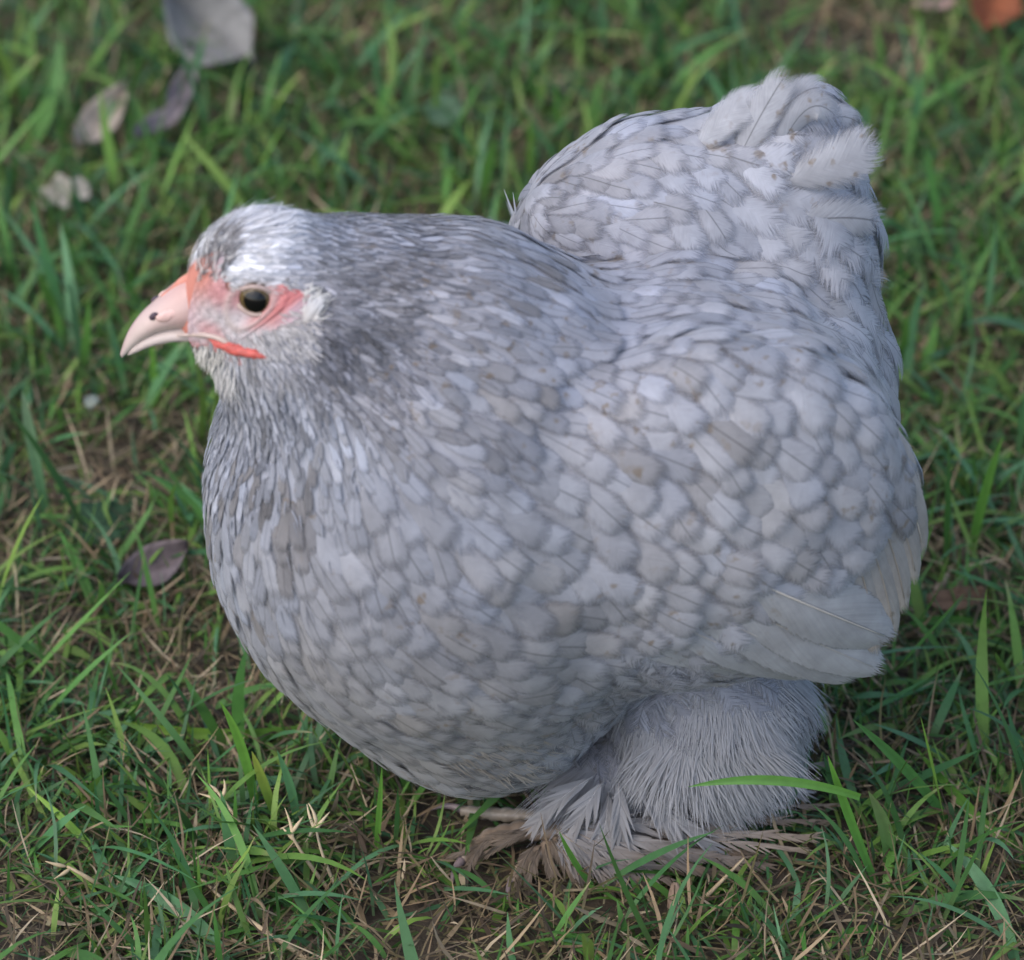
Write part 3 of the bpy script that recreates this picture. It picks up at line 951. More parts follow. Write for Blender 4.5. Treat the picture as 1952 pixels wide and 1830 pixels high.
for sgn in (1, -1):
    gp = np.array([at(338, 640, HEAD_Y - 44), at(362, 638, HEAD_Y - 50), surf(392, 636, 5), surf(416, 641, 5), surf(434, 650, 4), surf(442, 660, 1)])
    gp = np.array([np.interp(np.linspace(0, 5, 20), range(6), gp[:, k]) for k in range(3)]).T
    if sgn < 0: gp[:, 1] = 2 * HEAD_Y - gp[:, 1]
    V, F = tube(gp, np.interp(np.linspace(0, 1, 20), [0, .3, .8, 1], [2.5, 5, 5.5, 2]), 8)
    mesh_obj('gape', V, F, M_BEAK, beak, tint=np.tile((.40, .315, .28), (len(V), 1)))
comb_path = np.array([at(x, y, HEAD_Y) for x, y in ((310, 568), (335, 549), (360, 532), (385, 514), (405, 496), (420, 478), (432, 460))])
cp = np.array([comb_path[0] + (comb_path[-1] - comb_path[0]) * 0] )
fine = np.array([np.interp(np.linspace(0, 6, 25), range(7), comb_path[:, k]) for k in range(3)]).T
V, F = tube(fine, [5 + 8 * math.sin(math.pi * i / 24) + 0.9 * math.sin(i * 1.3) for i in range(25)], 10, flat=1.0)
V[:, 1] = HEAD_Y + (V[:, 1] - HEAD_Y) * 0.9
mesh_obj('comb', V, F, M_SKIN, hen, tint=np.tile((.50, .20, .15), (len(V), 1)) * rng.uniform(0.8, 1.15, (len(V), 1)))

for sgn in (1, -1):
    path = np.array([surf(x, y, 4) for x, y in ((400, 640), (416, 652), (438, 660), (463, 667), (488, 674), (512, 681))])
    if sgn < 0: path[:, 1] = 2 * HEAD_Y - path[:, 1]
    fp = np.array([np.interp(np.linspace(0, 5, 22), range(6), path[:, k]) for k in range(3)]).T
    V, F = tube(fp, np.interp(np.linspace(0, 5, 22), range(6), [3, 8, 12, 13, 9, 2]) * rng.uniform(.88, 1.12, 22), 12, flat=0.9)
    V = V + rng.normal(0, .8, V.shape)
    mesh_obj('wattle', V, F, M_SKIN, hen, tint=np.tile((.43, .085, .07), (len(V), 1)) * rng.uniform(0.75, 1.2, (len(V), 1)))

def scatter(px0, px1, py0, py1, m, region=None):
    q = np.stack([rng.uniform(px0, px1, m), rng.uniform(py0, py1, m)], 1)
    if region is not None: q = q[inside(q, np.array(region, float))]
    return hits(q), q

def down_part(name, B, D, L, w, droop, t0, t1, seg=4):
    Nn = grad(B); V, F, T = strands(B, D, Nn, L, w, droop, t0, t1, seg)
    return tag(mesh_obj(name, V, F, M_DOWN, hen, tint=T), kind='stuff')

def image_dir(dx, dy, N_, out=0.25):
    d = np.stack([dx, np.zeros_like(dx), -dy], 1)
    d = norm(d - (d * N_).sum(1, keepdims=True) * N_)
    return norm(d + (np.reshape(out, (-1, 1)) if np.ndim(out) else out) * N_)

# bristles on the forehead, cheek and chin
parts = []
for (x0, x1, y0, y1, m, dx, dy, l, c) in ((375, 440, 450, 530, 70, .35, -.9, 34, (.25, .24, .25)), (375, 430, 460, 540, 40, .3, -.9, 36, (.7, .69, .68)),
                                          (350, 430, 655, 690, 130, -.1, 1, 34, (.66, .64, .60)), (420, 600, 625, 680, 420, 1, .7, 20, (.52, .51, .52)),
                                          (440, 600, 540, 556, 60, 1, .1, 18, (.6, .58, .58)), (575, 612, 560, 612, 60, .55, -.75, 30, (.66, .65, .63)),
                                          (360, 450, 690, 730, 150, .1, 1, 40, (.60, .59, .58)), (420, 540, 395, 450, 260, .8, -.5, 46, (.72, .72, .75)), (400, 450, 430, 500, 60, .5, -.8, 44, (.35, .34, .35)), (530, 600, 590, 640, 90, 1, .2, 20, (.5, .48, .48))):
    B, q = scatter(x0, x1, y0, y1, m); N_ = grad(B)
    ok = sdf(B) < 3; B, N_ = B[ok], N_[ok]; m = len(B)
    d = image_dir(np.full(m, dx) + rng.normal(0, .3, m), np.full(m, dy) + rng.normal(0, .3, m), N_, 0.35)
    tt = np.array(c) * rng.uniform(0.6, 1.2, (m, 1))
    parts.append(strands(B + N_ * 2, d, N_, l * rng.uniform(.6, 1.3, m), np.full(m, 2.6), np.full(m, 0.2), tt, tt * 1.1, 3))
tag(mesh_obj('face_bristles', *join(parts)[:2], M_DOWN, hen, tint=join(parts)[2]), kind='stuff')
# pale tuft over the ear
B = hits(np.stack([rng.uniform(578, 600, 26), rng.uniform(598, 616, 26)], 1)); m = len(B); N_ = grad(B); B = B + 4 * N_
d = image_dir(rng.normal(.45, .12, m), rng.normal(-.9, .12, m), N_, 0.3)
V, F, T = strands(B, d, N_, rng.uniform(34, 50, m), np.full(m, 7.0), np.full(m, 0.0), np.tile((.62, .58, .55), (m, 1)), np.tile((.76, .76, .78), (m, 1)), 4)
mesh_obj('ear_tuft', V, F, M_DOWN, hen, tint=T)

# ------------------------------------------------------------------ wing: flight feathers
WN = norm(np.array([0.12, -0.95, 0.35]))
GREY = np.array([.315, .32, .335]); PALE = (.52, .47, .41); DIRT = np.array([.31, .275, .235])
def wp(px, py, Y): return at(px, py, Y)
# primaries folded at the rear edge
for (bx, by, cx, cy, tx, ty, yb, yt, w, sh) in ((1600, 770, 1735, 880, 1762, 1062, -215, -195, 78, True), (1600, 830, 1722, 930, 1748, 1116, -235, -215, 78, False),
                                               (1590, 860, 1700, 970, 1728, 1170, -255, -235, 80, False), (1570, 880, 1672, 1000, 1708, 1222, -272, -255, 84, False),
                                               (1550, 900, 1640, 1010, 1676, 1250, -290, -275, 88, False), (1600, 740, 1720, 830, 1752, 985, -195, -180, 70, False)):
    flight('flight_feather', wp(bx, by, yb), wp(cx, cy, (yb + yt) / 2 - 12), wp(tx, ty, yt), w, WN + np.array([0.35, 0, 0]), GREY * rng.uniform(.9, 1.05),
           (.30, .26, .22) if not sh else PALE, 2.0, fray=.25, dome=.22, pointed=.25, tip_tint=DIRT)
# secondaries below, lowest first so that each upper one overlaps the next
def on_wing(px, py, out):
    p = hit(px, py)
    if sdf(p[None])[0] > 6: p = at(px, py, -255.0); return p
    return p + grad(p[None])[0] * out
for k_, (bx, by, cx, cy, tx, ty, w, sh) in enumerate(((1100, 1165, 1230, 1222, 1380, 1262, 64, False), (1130, 1150, 1290, 1222, 1470, 1276, 74, False), (1180, 1135, 1360, 1215, 1560, 1290, 92, False),
        (1250, 1120, 1440, 1205, 1640, 1298, 110, False), (1320, 1110, 1500, 1190, 1692, 1282, 124, False), (1380, 1085, 1540, 1145, 1712, 1222, 150, True)  )):
    o_ = 5 + 5.0 * k_
    pb, pc, pt = on_wing(bx, by, -6), on_wing(cx, cy, 2 + o_ * .45), on_wing(tx, ty, o_)
    pt[1] = min(pt[1], -240); 
    flight('flight_feather', pb, 2 * pc - .5 * (pb + pt), pt, w, WN + np.array([0.1, 0, -0.1]), GREY * rng.uniform(.93, 1.08),
           PALE if sh else (.42, .38, .34), 2.2 if sh else 1.4, fray=.35, dome=.24, pointed=.12, tip_tint=GREY * rng.uniform(.85, 1.0))

# ------------------------------------------------------------------ tail
TW = np.array([.335, .34, .37])
for (b, c, t_, yb, yt, w, nr, fr) in (((1400, 320), (1450, 210), (1510, 124), 190, 220, 92, (-.3, -.8, .5), .9), ((1470, 330), (1540, 130), (1606, 240), 190, 205, 78, (.3, -.8, .4), .7),
                                      ((1500, 320), (1590, 170), (1652, 250), 230, 262, 74, (.3, -.7, .6), .9), ((1430, 300), (1520, 140), (1585, 172), 215, 248, 84, (0, -.8, .6), .9),
                                      ((1320, 300), (1390, 200), (1466, 168), 210, 240, 96, (-.2, -.6, .8), 1.0), ((1520, 380), (1620, 300), (1680, 240), 170, 230, 110, (.2, -.8, .4), 1.4), ((1500, 345), (1600, 320), (1696, 258), 100, 165, 140, (.1, -.9, .4), 1.6),
                                      ((1500, 430), (1620, 400), (1698, 430), 90, 180, 120, (.3, -.9, .3), 1.6), ((1500, 500), (1620, 500), (1700, 570), 60, 180, 120, (.4, -.9, .2), 1.6)):
    yb += 105; yt += 105
    pb_ = at(*b, yb)
    if w in (120, 140): pb_ = surf(*b, 2)
    flight('tail_feather', pb_, at(*c, (yb + yt) / 2 - 20), at(*t_, yt), w, nr, TW * rng.uniform(.96, 1.04), None, fray=fr * .6, dome=.2, pointed=.3)

# ------------------------------------------------------------------ leg fluff
LEG = [(1150, 1235), (1400, 1260), (1585, 1290), (1570, 1400), (1530, 1480), (1330, 1560), (1080, 1600), (1010, 1570), (1060, 1430)]
pL = []
B, q = scatter(1010, 1590, 1230, 1590, 22000, LEG)
_tb, _sb = Blob(thigh_c, (198, 160, 172), 10), Blob(shank_c, (120, 75, 95), 0)
ok = (sdf(B) < 4) & (np.minimum(_tb(B), _sb(B)) < 16); B, q = B[ok], q[ok]; N_ = grad(B); m = len(B)
fx = np.interp(q[:, 0], [1050, 1200, 1350, 1550], [-.75, -.15, .3, .75]) + rng.normal(0, .22, m)
d = image_dir(fx + .38 * np.sin(q[:, 0] / 27 + q[:, 1] / 37 + 1.5 * np.sin(q[:, 0] / 61)), 1.0 + .3 * np.sin(q[:, 1] / 19), N_, 0.14 + .12 * np.sin(q[:, 0] / 33 - q[:, 1] / 29))
tt = np.array([.44, .44, .465]) * rng.uniform(0.94, 1.06, (m, 1))
pL.append(strands(B, d, N_, 26 + 84 * rng.random(m) ** 1.6, rng.uniform(1.0, 2.4, m), rng.uniform(.1, .5, m), tt * .96, tt * 1.04, 4))
low_ = (q[:, 1] > 1400) & (rng.random(m) < .5)
pL.append(strands(B[low_], norm(d[low_] + np.array([0, -.12, 0])), N_[low_], rng.uniform(80, 165, low_.sum()), rng.uniform(1.2, 2.8, low_.sum()), rng.uniform(-.1, .5, low_.sum()), tt[low_] * .95, tt[low_] * .98, 5))
Bm = B.copy(); Bm[:, 1] = 40 - Bm[:, 1]; dm = d.copy(); dm[:, 1] *= -1; Nm = N_.copy(); Nm[:, 1] *= -1
pL.append(strands(Bm[::2], dm[::2], Nm[::2], rng.uniform(60, 125, len(Bm[::2])), rng.uniform(4, 8, len(Bm[::2])), rng.uniform(.1, .5, len(Bm[::2])), tt[::2] * .96, tt[::2], 4))
jv, jf, jt = join(pL)
tag(mesh_obj('leg_fluff', jv, jf, M_DOWN, hen, tint=jt), kind='stuff')
# wisps below the belly and a tuft where neck meets back
B, q = scatter(780, 1010, 1400, 1470, 260); ok = sdf(B) < 4; B = B[ok]; N_ = grad(B); m = len(B)
tt = np.array([.44, .40, .36]) * rng.uniform(.8, 1.1, (m, 1))
w1 = strands(B, image_dir(rng.normal(.7, .2, m), rng.normal(.8, .2, m), N_, .1), N_, rng.uniform(50, 100, m), np.full(m, 5.0), np.full(m, .1), tt, tt, 4)
B = hits(np.stack([rng.uniform(940, 985, 26), np.full(26, 415.0)], 1)); m = len(B); N_ = np.tile(norm(np.array([-.2, -.9, .4])), (m, 1))
d = norm(np.stack([rng.normal(-.15, .25, m), rng.normal(0, .1, m), np.ones(m)], 1)); tt = np.tile((.55, .56, .60), (m, 1))
w2 = strands(B, d, N_, rng.uniform(40, 66, m), np.full(m, 4.0), np.full(m, 0.0), tt, tt, 4)
jv, jf, jt = join([w1, w2])
tag(mesh_obj('loose_down', jv, jf, M_DOWN, hen, tint=jt), kind='stuff')

# ------------------------------------------------------------------ feet
def toe(pix, zs, rad, claw, tint, dy=0.0, mirror=False):
    path = np.array([at_z(x, y, z) for (x, y), z in zip(pix, zs)]); m = 26
    fine = np.array([np.interp(np.linspace(0, len(path) - 1, m), range(len(path)), path[:, k]) for k in range(3)]).T
    for _ in range(2): fine[1:-1] = (fine[:-2] + 2 * fine[1:-1] + fine[2:]) / 4
    r = np.interp(np.linspace(0, 1, m), np.linspace(0, 1, len(rad)), rad) * (1 + 0.13 * np.where(np.arange(m) % 3 == 0, -1, .5))
    V, F = tube(fine, r, 10)
    cp_ = np.array([at_z(x, y, z) for x, y, z in claw]); cf = bez(cp_[0], cp_[1], cp_[2], 9)
    V2, F2 = tube(cf, np.linspace(rad[-1] * .8, 1.2, 9), 8)
    if mirror:
        for Z in (V, V2): Z[:, 1] = 40 - Z[:, 1]
    o = mesh_obj('toe', V, F, M_BEAK, hen, tint=np.tile(tint, (len(V), 1)) * rng.uniform(.7, 1.1, (len(V), 1)))
    mesh_obj('claw', V2, F2, M_BEAK, o, tint=np.tile((.22, .17, .17), (len(V2), 1)))
for mir in (False, True):
    toe([(1080, 1575), (1010, 1556), (940, 1552), (880, 1545)], [40, 34, 26, 20], [18, 16, 14, 11], [(885, 1546, 20), (845, 1522, 26), (800, 1556, 4)], (.28, .235, .185), mirror=mir)
    toe([(1090, 1590), (1010, 1580), (930, 1596), (880, 1640)], [44, 44, 30, 14], [24, 22, 18, 14], [(882, 1638, 16), (858, 1662, 18), (862, 1700, 2)], (.24, .18, .13), mirror=mir)
    toe([(1090, 1600), (1040, 1622), (1000, 1650), (975, 1682)], [40, 34, 22, 12], [22, 19, 16, 12], [(977, 1680, 12), (965, 1698, 12), (968, 1716, 2)], (.24, .18, .13), mirror=mir)
    toe([(1110, 1580), (1180, 1590), (1230, 1600)], [44, 26, 14], [20, 16, 12], [(1226, 1600, 14), (1250, 1602, 14), (1268, 1608, 2)], (.24, .18, .13), mirror=mir)

G0 = (.39, .385, .40); BR = (.235, .18, .135); TN = (.34, .27, .21)
def foot(bx, by, cx, cy, tx, ty, zb, zt, w, t0=G0, t1=BR, nb=26):
    plume('foot_feather', at_z(bx, by, zb), at_z(cx, cy, (zb + zt) / 2 + 28), at_z(tx, ty, zt), w, (0, -.55, .8), t0, t1, nb)
for a in ((1150, 1545, 1350, 1540, 1610, 1535, 90, 40, 46), (1170, 1560, 1350, 1560, 1590, 1565, 80, 44, 50), (1120, 1570, 1330, 1590, 1560, 1595, 70, 48, 60, G0, TN),
          (1160, 1580, 1340, 1600, 1535, 1622, 62, 40, 54, G0, TN), (1140, 1590, 1310, 1630, 1470, 1650, 60, 28, 52), (1130, 1600, 1260, 1640, 1370, 1665, 60, 14, 54),
          (1110, 1600, 1220, 1650, 1300, 1688, 64, 10, 60), (1090, 1600, 1170, 1650, 1235, 1692, 66, 10, 62), (1075, 1600, 1130, 1650, 1180, 1694, 64, 8, 58),
          (1060, 1600, 1090, 1650, 1120, 1690, 60, 8, 50), (1100, 1560, 1240, 1570, 1400, 1590, 96, 60, 70, G0, (.33, .30, .28)), (1090, 1570, 1200, 1600, 1320, 1630, 92, 50, 74, G0, (.32, .28, .25)),
          (1070, 1575, 1150, 1610, 1240, 1655, 92, 40, 74, G0, (.30, .25, .21)), (1060, 1580, 1110, 1620, 1170, 1665, 88, 34, 66, G0, (.28, .235, .195)),
          (1240, 1540, 1400, 1530, 1580, 1500, 90, 40, 44), (1300, 1500, 1430, 1470, 1575, 1455, 120, 70, 44, G0, (.28, .245, .215)), (1330, 1520, 1440, 1500, 1560, 1490, 100, 50, 44, G0, BR),
          (1200, 1590, 1340, 1620, 1470, 1635, 50, 20, 44, BR, BR), (1180, 1600, 1300, 1650, 1400, 1672, 44, 10, 40, BR, BR)):
    foot(*a)
for a in ((1130, 1480, 1060, 1520, 1020, 1575, 190, 90, 70), (1150, 1490, 1110, 1540, 1085, 1610, 180, 70, 76), (1180, 1490, 1180, 1550, 1190, 1625, 180, 60, 80), (1210, 1490, 1260, 1550, 1310, 1610, 170, 60, 80),
          (1240, 1480, 1320, 1530, 1400, 1575, 170, 70, 80), (1280, 1470, 1380, 1500, 1470, 1540, 170, 70, 76), (1320, 1450, 1430, 1470, 1530, 1510, 170, 70, 70), (1160, 1510, 1160, 1580, 1130, 1650, 150, 30, 70),
          (1230, 1520, 1300, 1580, 1380, 1630, 140, 40, 74)):
    foot(*a, G0, (.36, .345, .345), 26)
# muddy feathering on the toes
for a in ((990, 1582, 930, 1590, 872, 1650, 62, 10, 34), (970, 1585, 910, 1600, 868, 1690, 58, 4, 34), (940, 1592, 890, 1625, 885, 1712, 50, 4, 30), (1010, 1585, 950, 1610, 905, 1640, 62, 20, 30),
          (1020, 1610, 990, 1640, 985, 1712, 54, 4, 34), (1030, 1615, 1010, 1650, 1005, 1705, 50, 6, 34), (1040, 1610, 1040, 1650, 1075, 1700, 56, 6, 40), (1050, 1600, 1070, 1640, 1110, 1702, 60, 6, 40),
          (1000, 1590, 960, 1600, 900, 1612, 60, 30, 28), (950, 1600, 880, 1620, 830, 1648, 40, 8, 26)):
    foot(*a, (.25, .20, .155), (.18, .14, .105), 20)

# ------------------------------------------------------------------ stray barbs over the plumage
pick = rng.choice(len(BODY_V), 16000, replace=False)
pick = pick[((at_all[pick, 2] < 20) & (q_all[pick, 0] < 900)) | (rng.random(len(pick)) < .22)]
pick = pick[(~on_face[pick]) & (at_all[pick, 11] < 2.0) & (BODY_V[pick, 2] > 60) & (q_all[pick, 0] < 1050)]
B = BODY_V[pick]; N_ = BODY_N[pick]; a_ = at_all[pick]; m = len(B)
d = image_dir(a_[:, 0] + rng.normal(0, .25, m), a_[:, 1] + rng.normal(0, .25, m), N_, 0.10)
tt = np.clip(a_[:, 7:10] * (1 + a_[:, 10:11] * rng.choice([-.8, -.4, .6, 1.2], (m, 1))), .03, .85)
V, F, T = strands(B + N_ * (a_[:, 5] * .75 + 2)[:, None], d, N_, np.clip(a_[:, 3] * rng.uniform(.2, .42, m), 12, 30), np.where(a_[:, 2] < 30, 3.6, 1.8), np.full(m, .12), tt, tt, 3)
tag(mesh_obj('stray_barbs', V, F, M_DOWN, hen, tint=T), kind='stuff')

# ------------------------------------------------------------------ single blades that stand out
def blade(label, pts, width, t0, t1=None, twist=0.3, group='broad grass blades'):
    """pts: (px, py, z) or (px, py, None, Y)"""
    C = np.array([at_z(p[0], p[1], p[2]) if p[2] is not None else at(p[0], p[1], p[3]) for p in pts]); rows = 16
    u = np.linspace(0, 1, rows); C = bez(C[0], 2 * C[1] - 0.5 * (C[0] + C[2]), C[2], rows)
    t = norm(np.gradient(C, axis=0)); t1 = t0 if t1 is None else t1; V, T = [], []
    f0 = norm(CAM - C[rows // 2])
    for i in range(rows):
        s_ = u[i]; b = norm(np.cross(t[i], f0)); nn = np.cross(b, t[i])
        a = twist * math.sin(2.2 * s_); b2 = b * math.cos(a) + nn * math.sin(a); n2 = np.cross(b2, t[i])
        w = width * 0.5 * (0.6 + 0.7 * s_ if s_ < .57 else 1.0) * (1 - s_ ** 4.0) + 0.4
        for k in (-1, -.5, 0, .5, 1):
            V.append(C[i] + b2 * w * k + n2 * (-0.22 * w * (1 - abs(k)) ))
            T.append((np.array(t0) * (1 - s_) + np.array(t1) * s_) * (0.88 if k == 0 else 1.0))
    o = mesh_obj('grass_blade', V, grid_faces(rows, 5), M_GRASS, tint=np.array(T), base=C[0])
    tag(o, label, 'grass blade', group)
LIME = (.20, .34, .045); MID = (.085, .21, .032); TEAL = (.075, .19, .080); DEEP = (.05, .15, .035); DRY = (.34, .27, .15)
def gY(px, py): return at_z(px, py, 0)[1]
def upright(label, b, c, t, w, t0, t1=None, lean=0.0, **k):
    y = gY(*b); blade(label, [(b[0], b[1], 0), (c[0], c[1], None, y + lean * .4), (t[0], t[1], None, y + lean)], w, t0, t1, **k)
blade('lime green blade lying flat below the hen\'s breast', [(600, 1388, 30), (400, 1400, 46), (235, 1374, 64)], 27, MID, LIME)
upright('bright green blade standing across the lime flat blade', (490, 1565), (465, 1440), (420, 1338), 22, MID, (.12, .27, .04))
upright('yellowing short blade beside the standing bright green blade', (532, 1575), (505, 1500), (480, 1432), 22, MID, (.24, .28, .05))
upright('blue green blade leaning in front of the breast shadow', (566, 1580), (556, 1510), (528, 1430), 20, TEAL)
blade('green blade lying across the hen\'s foot feathers', [(1640, 1520, None, -330), (1480, 1488, None, -350), (1312, 1500, None, -330)], 21, MID, (.09, .22, .05))
upright('long narrow blade rising in front of the tail-side foot feathers', (1674, 1695), (1620, 1560), (1578, 1440), 20, DEEP, (.10, .25, .035))
upright('broad dark blade with a dry torn tip beside the foot feathers', (1690, 1665), (1690, 1590), (1655, 1508), 30, DEEP, (.11, .16, .06), lean=20)
upright('long dark blade slanting up below the wing tip', (1815, 1575), (1730, 1470), (1626, 1372), 24, DEEP, (.06, .16, .045))
blade('long kinked bright blade on the right edge beside dead stems', [(1935, 1615, 10), (1850, 1545, 40), (1745, 1424, 70)], 24, (.11, .25, .035), MID)
blade('pale blue green blade in the bottom right corner', [(1935, 1835, 20), (1890, 1710, 60), (1805, 1606, 80)], 32, TEAL, (.10, .21, .11))
upright('tall blue green blade with pale tip at the left edge', (88, 985), (62, 850), (42, 745), 28, TEAL, (.15, .22, .13))
upright('arched green blade bending over in front of the breast', (400, 1070), (372, 965), (262, 896), 18, MID, (.07, .18, .07), twist=.8)
upright('bright blade hanging straight below the beak', (300, 790), (294, 720), (287, 640), 19, (.13, .28, .035), MID)
blade('broad soft green blade curving down at the upper left', [(10, 330, 20), (88, 215, 90), (112, 70, 190)], 42, MID, (.09, .20, .06))
blade('broad blue green blade pointing up in the bottom left corner', [(440, 1840, 10), (345, 1735, 50), (216, 1668, 70)], 34, TEAL, (.08, .20, .09))
blade('thin lime blade with twisted tip near the bottom left', [(225, 1672, 10), (150, 1590, 60), (52, 1500, 90)], 17, MID, LIME)
upright('pale pointed blade standing behind the hen\'s head', (632, 385), (645, 320), (668, 246), 24, (.12, .24, .07), (.16, .28, .09))
upright('bright green blade standing at the right edge beside the wing', (1848, 1075), (1872, 960), (1912, 830), 24, MID, (.11, .25, .04))
blade('flat green blade reaching out from under the wing tip', [(1900, 1200, 20), (1810, 1182, 44), (1715, 1196, 50)], 22, MID, DEEP)
upright('thin dark blade crossing the base of the feathered foot', (1140, 1700), (1100, 1650), (1066, 1585), 13, DEEP, MID)
upright('narrow green blade standing alone under the belly', (716, 1630), (722, 1560), (728, 1462), 13, MID)

# ------------------------------------------------------------------ fallen leaves and dead stems
def leaf(name, label, px, py, z, length, width, az, tilt, roll, curl, cup, tint, cat='leaf', group='fallen leaves', blunt=0.5, lobes=0.0):
    az, tilt, roll = map(math.radians, (az, tilt, roll))
    a = np.array([math.cos(az) * math.cos(tilt), math.sin(az) * math.cos(tilt), math.sin(tilt)])
    b = np.array([-math.sin(az), math.cos(az), 0.0]); nn = np.cross(a, b)
    b, nn = b * math.cos(roll) + nn * math.sin(roll), nn * math.cos(roll) - b * math.sin(roll)
    c0 = at_z(px, py, z); NS, NV = 17, 9; V, T = [], []
    ph = random.uniform(0, 6)
    for lay in (0, 1):
        for i in range(NS):
            s_ = i / (NS - 1); x = s_ - .5
            w = width * .5 * (max(0.03, math.sin(math.pi * (s_ * .94 + .03))) ** blunt) * (1 + lobes * math.sin(s_ * 15 + ph))
            for j in range(NV):
                v = j / (NV - 1) * 2 - 1
                h = curl * length * (x * x * 2 - .2) + cup * width * (.35 * v * v + .3 * abs(v)) + 0.03 * length * math.sin(7 * s_ + 3 * v + ph) + 0.02 * width * math.sin(17 * s_ + 5 * v) - 0.03 * width * math.exp(-(v * 5) ** 2)
                V.append(c0 + a * x * length + b * v * w + nn * (h - lay * 3.0))
                vein = 0.72 if abs(v) < .1 or (math.sin(s_ * 34 - abs(v) * 7) > .9) else 1.0
                T.append(np.array(tint) * 0.68 * vein * random.uniform(.9, 1.1))
    F = grid_faces(NS, NV) + [f[::-1] for f in grid_faces(NS, NV, NS * NV)]
    m_ = NS * NV
    ring = [j for j in range(NV)] + [i * NV + NV - 1 for i in range(1, NS)] + [(NS - 1) * NV + j for j in range(NV - 2, -1, -1)] + [i * NV for i in range(NS - 2, 0, -1)]
    for k in range(len(ring)):
        p, q_ = ring[k], ring[(k + 1) % len(ring)]; F.append((q_, p, p + m_, q_ + m_))
    tag(mesh_obj(name, V, F, M_LEAF, tint=np.array(T), base=c0), label, cat, group)
leaf('fallen_leaf', 'large curled grey leaf lying in the grass at the top', 408, 62, 150, 290, 210, -38, -20, 34, .35, .5, (.30, .30, .295), blunt=1.0, lobes=.05)
leaf('fallen_leaf', 'pale tan leaf with rounded tip at the upper left', 188, 235, 100, 240, 92, 62, 10, 20, .25, .5, (.52, .44, .36), blunt=1.0)
leaf('leaf_scrap', 'purple brown rolled leaf scrap nearer the large grey leaf', 346, 180, 110, 140, 60, 72, 14, 10, .3, .7, (.27, .23, .25))
leaf('leaf_scrap', 'purple brown rolled leaf scrap nearer the pale tan leaf', 304, 238, 100, 180, 56, 52, 4, 15, .3, .7, (.30, .26, .28))
leaf('leaf_scrap', 'ragged pale leaf scrap on the ground at the left', 122, 375, 60, 130, 80, 10, 10, 24, -.2, .4, (.48, .45, .38), lobes=.28)
leaf('petal', 'small white petal in the grass left of the throat', 172, 762, 90, 44, 34, -50, 10, 30, .1, -.3, (.27, .31, .27), cat='petal', group=None)
leaf('fallen_leaf', 'dull purple grey leaf half hidden beside the breast', 292, 1082, 70, 170, 92, 28, 12, 30, .3, .5, (.19, .155, .165), blunt=.95)
leaf('fallen_leaf', 'rust brown leaf cut off by the top right corner', 1885, 10, 130, 190, 150, 70, 16, 25, .2, .45, (.36, .12, .055), blunt=.6, lobes=.1)
leaf('leaf_scrap', 'pinkish tan leaf scrap on the top edge beside the rust brown leaf', 1782, 2, 80, 110, 50, 10, 0, 0, .2, -.2, (.46, .32, .27))
leaf('fallen_leaf', 'flat brown leaf on the ground right of the wing tip', 1825, 1142, 60, 130, 56, 4, 4, 20, .1, .2, (.20, .12, .075))
leaf('leaf_scrap', 'upright pale tan curled scrap beside the flat brown leaf', 1790, 1120, 44, 76, 22, 60, 40, 0, -.5, -.8, (.46, .36, .26))
leaf('clover_leaf', 'round dusky green leaf in the grass above the hen\'s back', 845, 212, 120, 96, 90, 30, 5, 25, .1, .1, (.10, .18, .10), group=None)
leaf('weed_leaf', 'dark green crinkled leaf flat on the bare soil left of the breast', 192, 1002, 50, 150, 110, 20, 0, 20, -.15, .2, (.035, .085, .04), lobes=.12, group=None)
leaf('leaf_scrap', 'tan scrap of leaf standing at the bottom below the foot', 1284, 1718, 40, 74, 26, 80, 60, 0, .1, -.4, (.38, .27, .20))

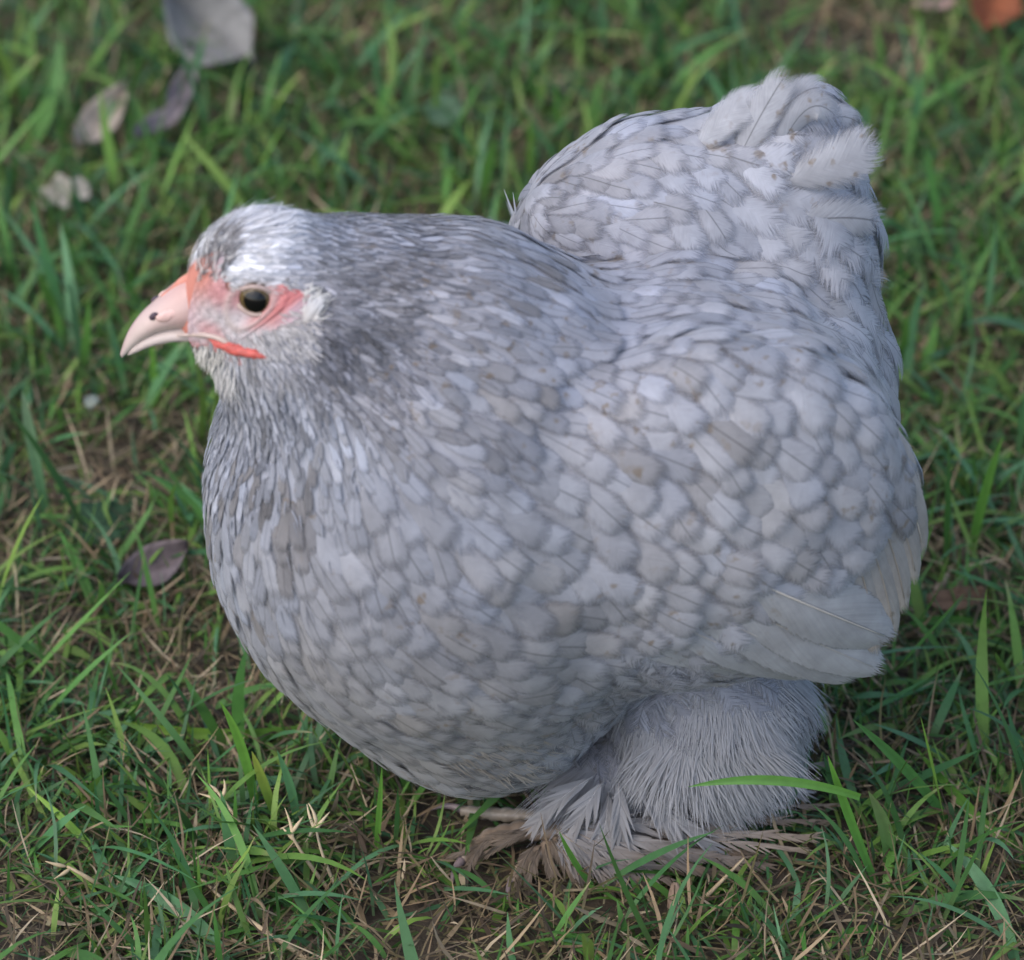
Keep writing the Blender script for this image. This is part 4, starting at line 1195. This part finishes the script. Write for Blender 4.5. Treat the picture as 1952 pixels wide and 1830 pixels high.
def stem(label, pts, r, tint, heads):
    C = np.array([at_z(*p) for p in pts]); C = bez(C[0], 2 * C[1] - .5 * (C[0] + C[2]), C[2], 14)
    root = empty('dry_grass_stem', C[0]); tag(root, label, 'dry stem', 'dead grass stems')
    V, F = tube(C, np.linspace(r, r * .5, 14), 6)
    mesh_obj('stalk', V, F, M_STRAW, root, tint=np.tile(tint, (len(V), 1)) * rng.uniform(.8, 1.15, (len(V), 1)))
    for k in range(heads):
        b = C[-1 - k % 4]; d = norm(C[-1] - C[-4] + rng.normal(0, .6, 3) * np.linalg.norm(C[-1] - C[-4])); e = b + d * random.uniform(30, 62)
        cc = bez(b, (b + e) / 2 + rng.normal(0, 4, 3), e, 7)
        V, F = tube(cc, [1.2, 3.4, 4.2, 3.6, 2.6, 1.6, .5], 6)
        mesh_obj('seed_head', V, F, M_STRAW, root, tint=np.tile(np.array(tint) * 1.1, (len(V), 1)))
stem('straw coloured dead stem with split tip near the bottom left', [(505, 1635, 0), (462, 1575, 60), (415, 1510, 110)], 5, (.48, .38, .24), 3)
stem('straw coloured dead stem with spiky tufted top below the breast', [(630, 1700, 0), (585, 1640, 60), (555, 1590, 110)], 5, (.46, .36, .23), 3)
stem('pale dead stalk crossing beside the spiky tufted stem', [(640, 1690, 10), (612, 1620, 70), (602, 1565, 110)], 4, (.50, .41, .27), 4)
stem('long straw stalk lying along the bottom left ground', [(590, 1830, 20), (470, 1750, 34), (400, 1690, 40)], 6, (.46, .35, .22), 2)
stem('short pale dead stem with a bent tip left of the straw stalk', [(205, 1700, 10), (170, 1675, 60), (128, 1652, 84)], 6, (.46, .36, .22), 2)
stem('pale bent dead stalk leaning beneath the tail-side foot feathers', [(1335, 1720, 6), (1375, 1680, 44), (1418, 1636, 76)], 5, (.44, .34, .22), 0)
stem('thin dead stalk crossing the bare patch left of the breast', [(90, 945, 20), (200, 962, 24), (340, 1000, 20)], 4, (.36, .27, .20), 0)
stem('pale dead stalk lying in the grass above the hen\'s back', [(1010, 275, 30), (1050, 248, 44), (1100, 215, 50)], 9, (.40, .33, .22), 0)
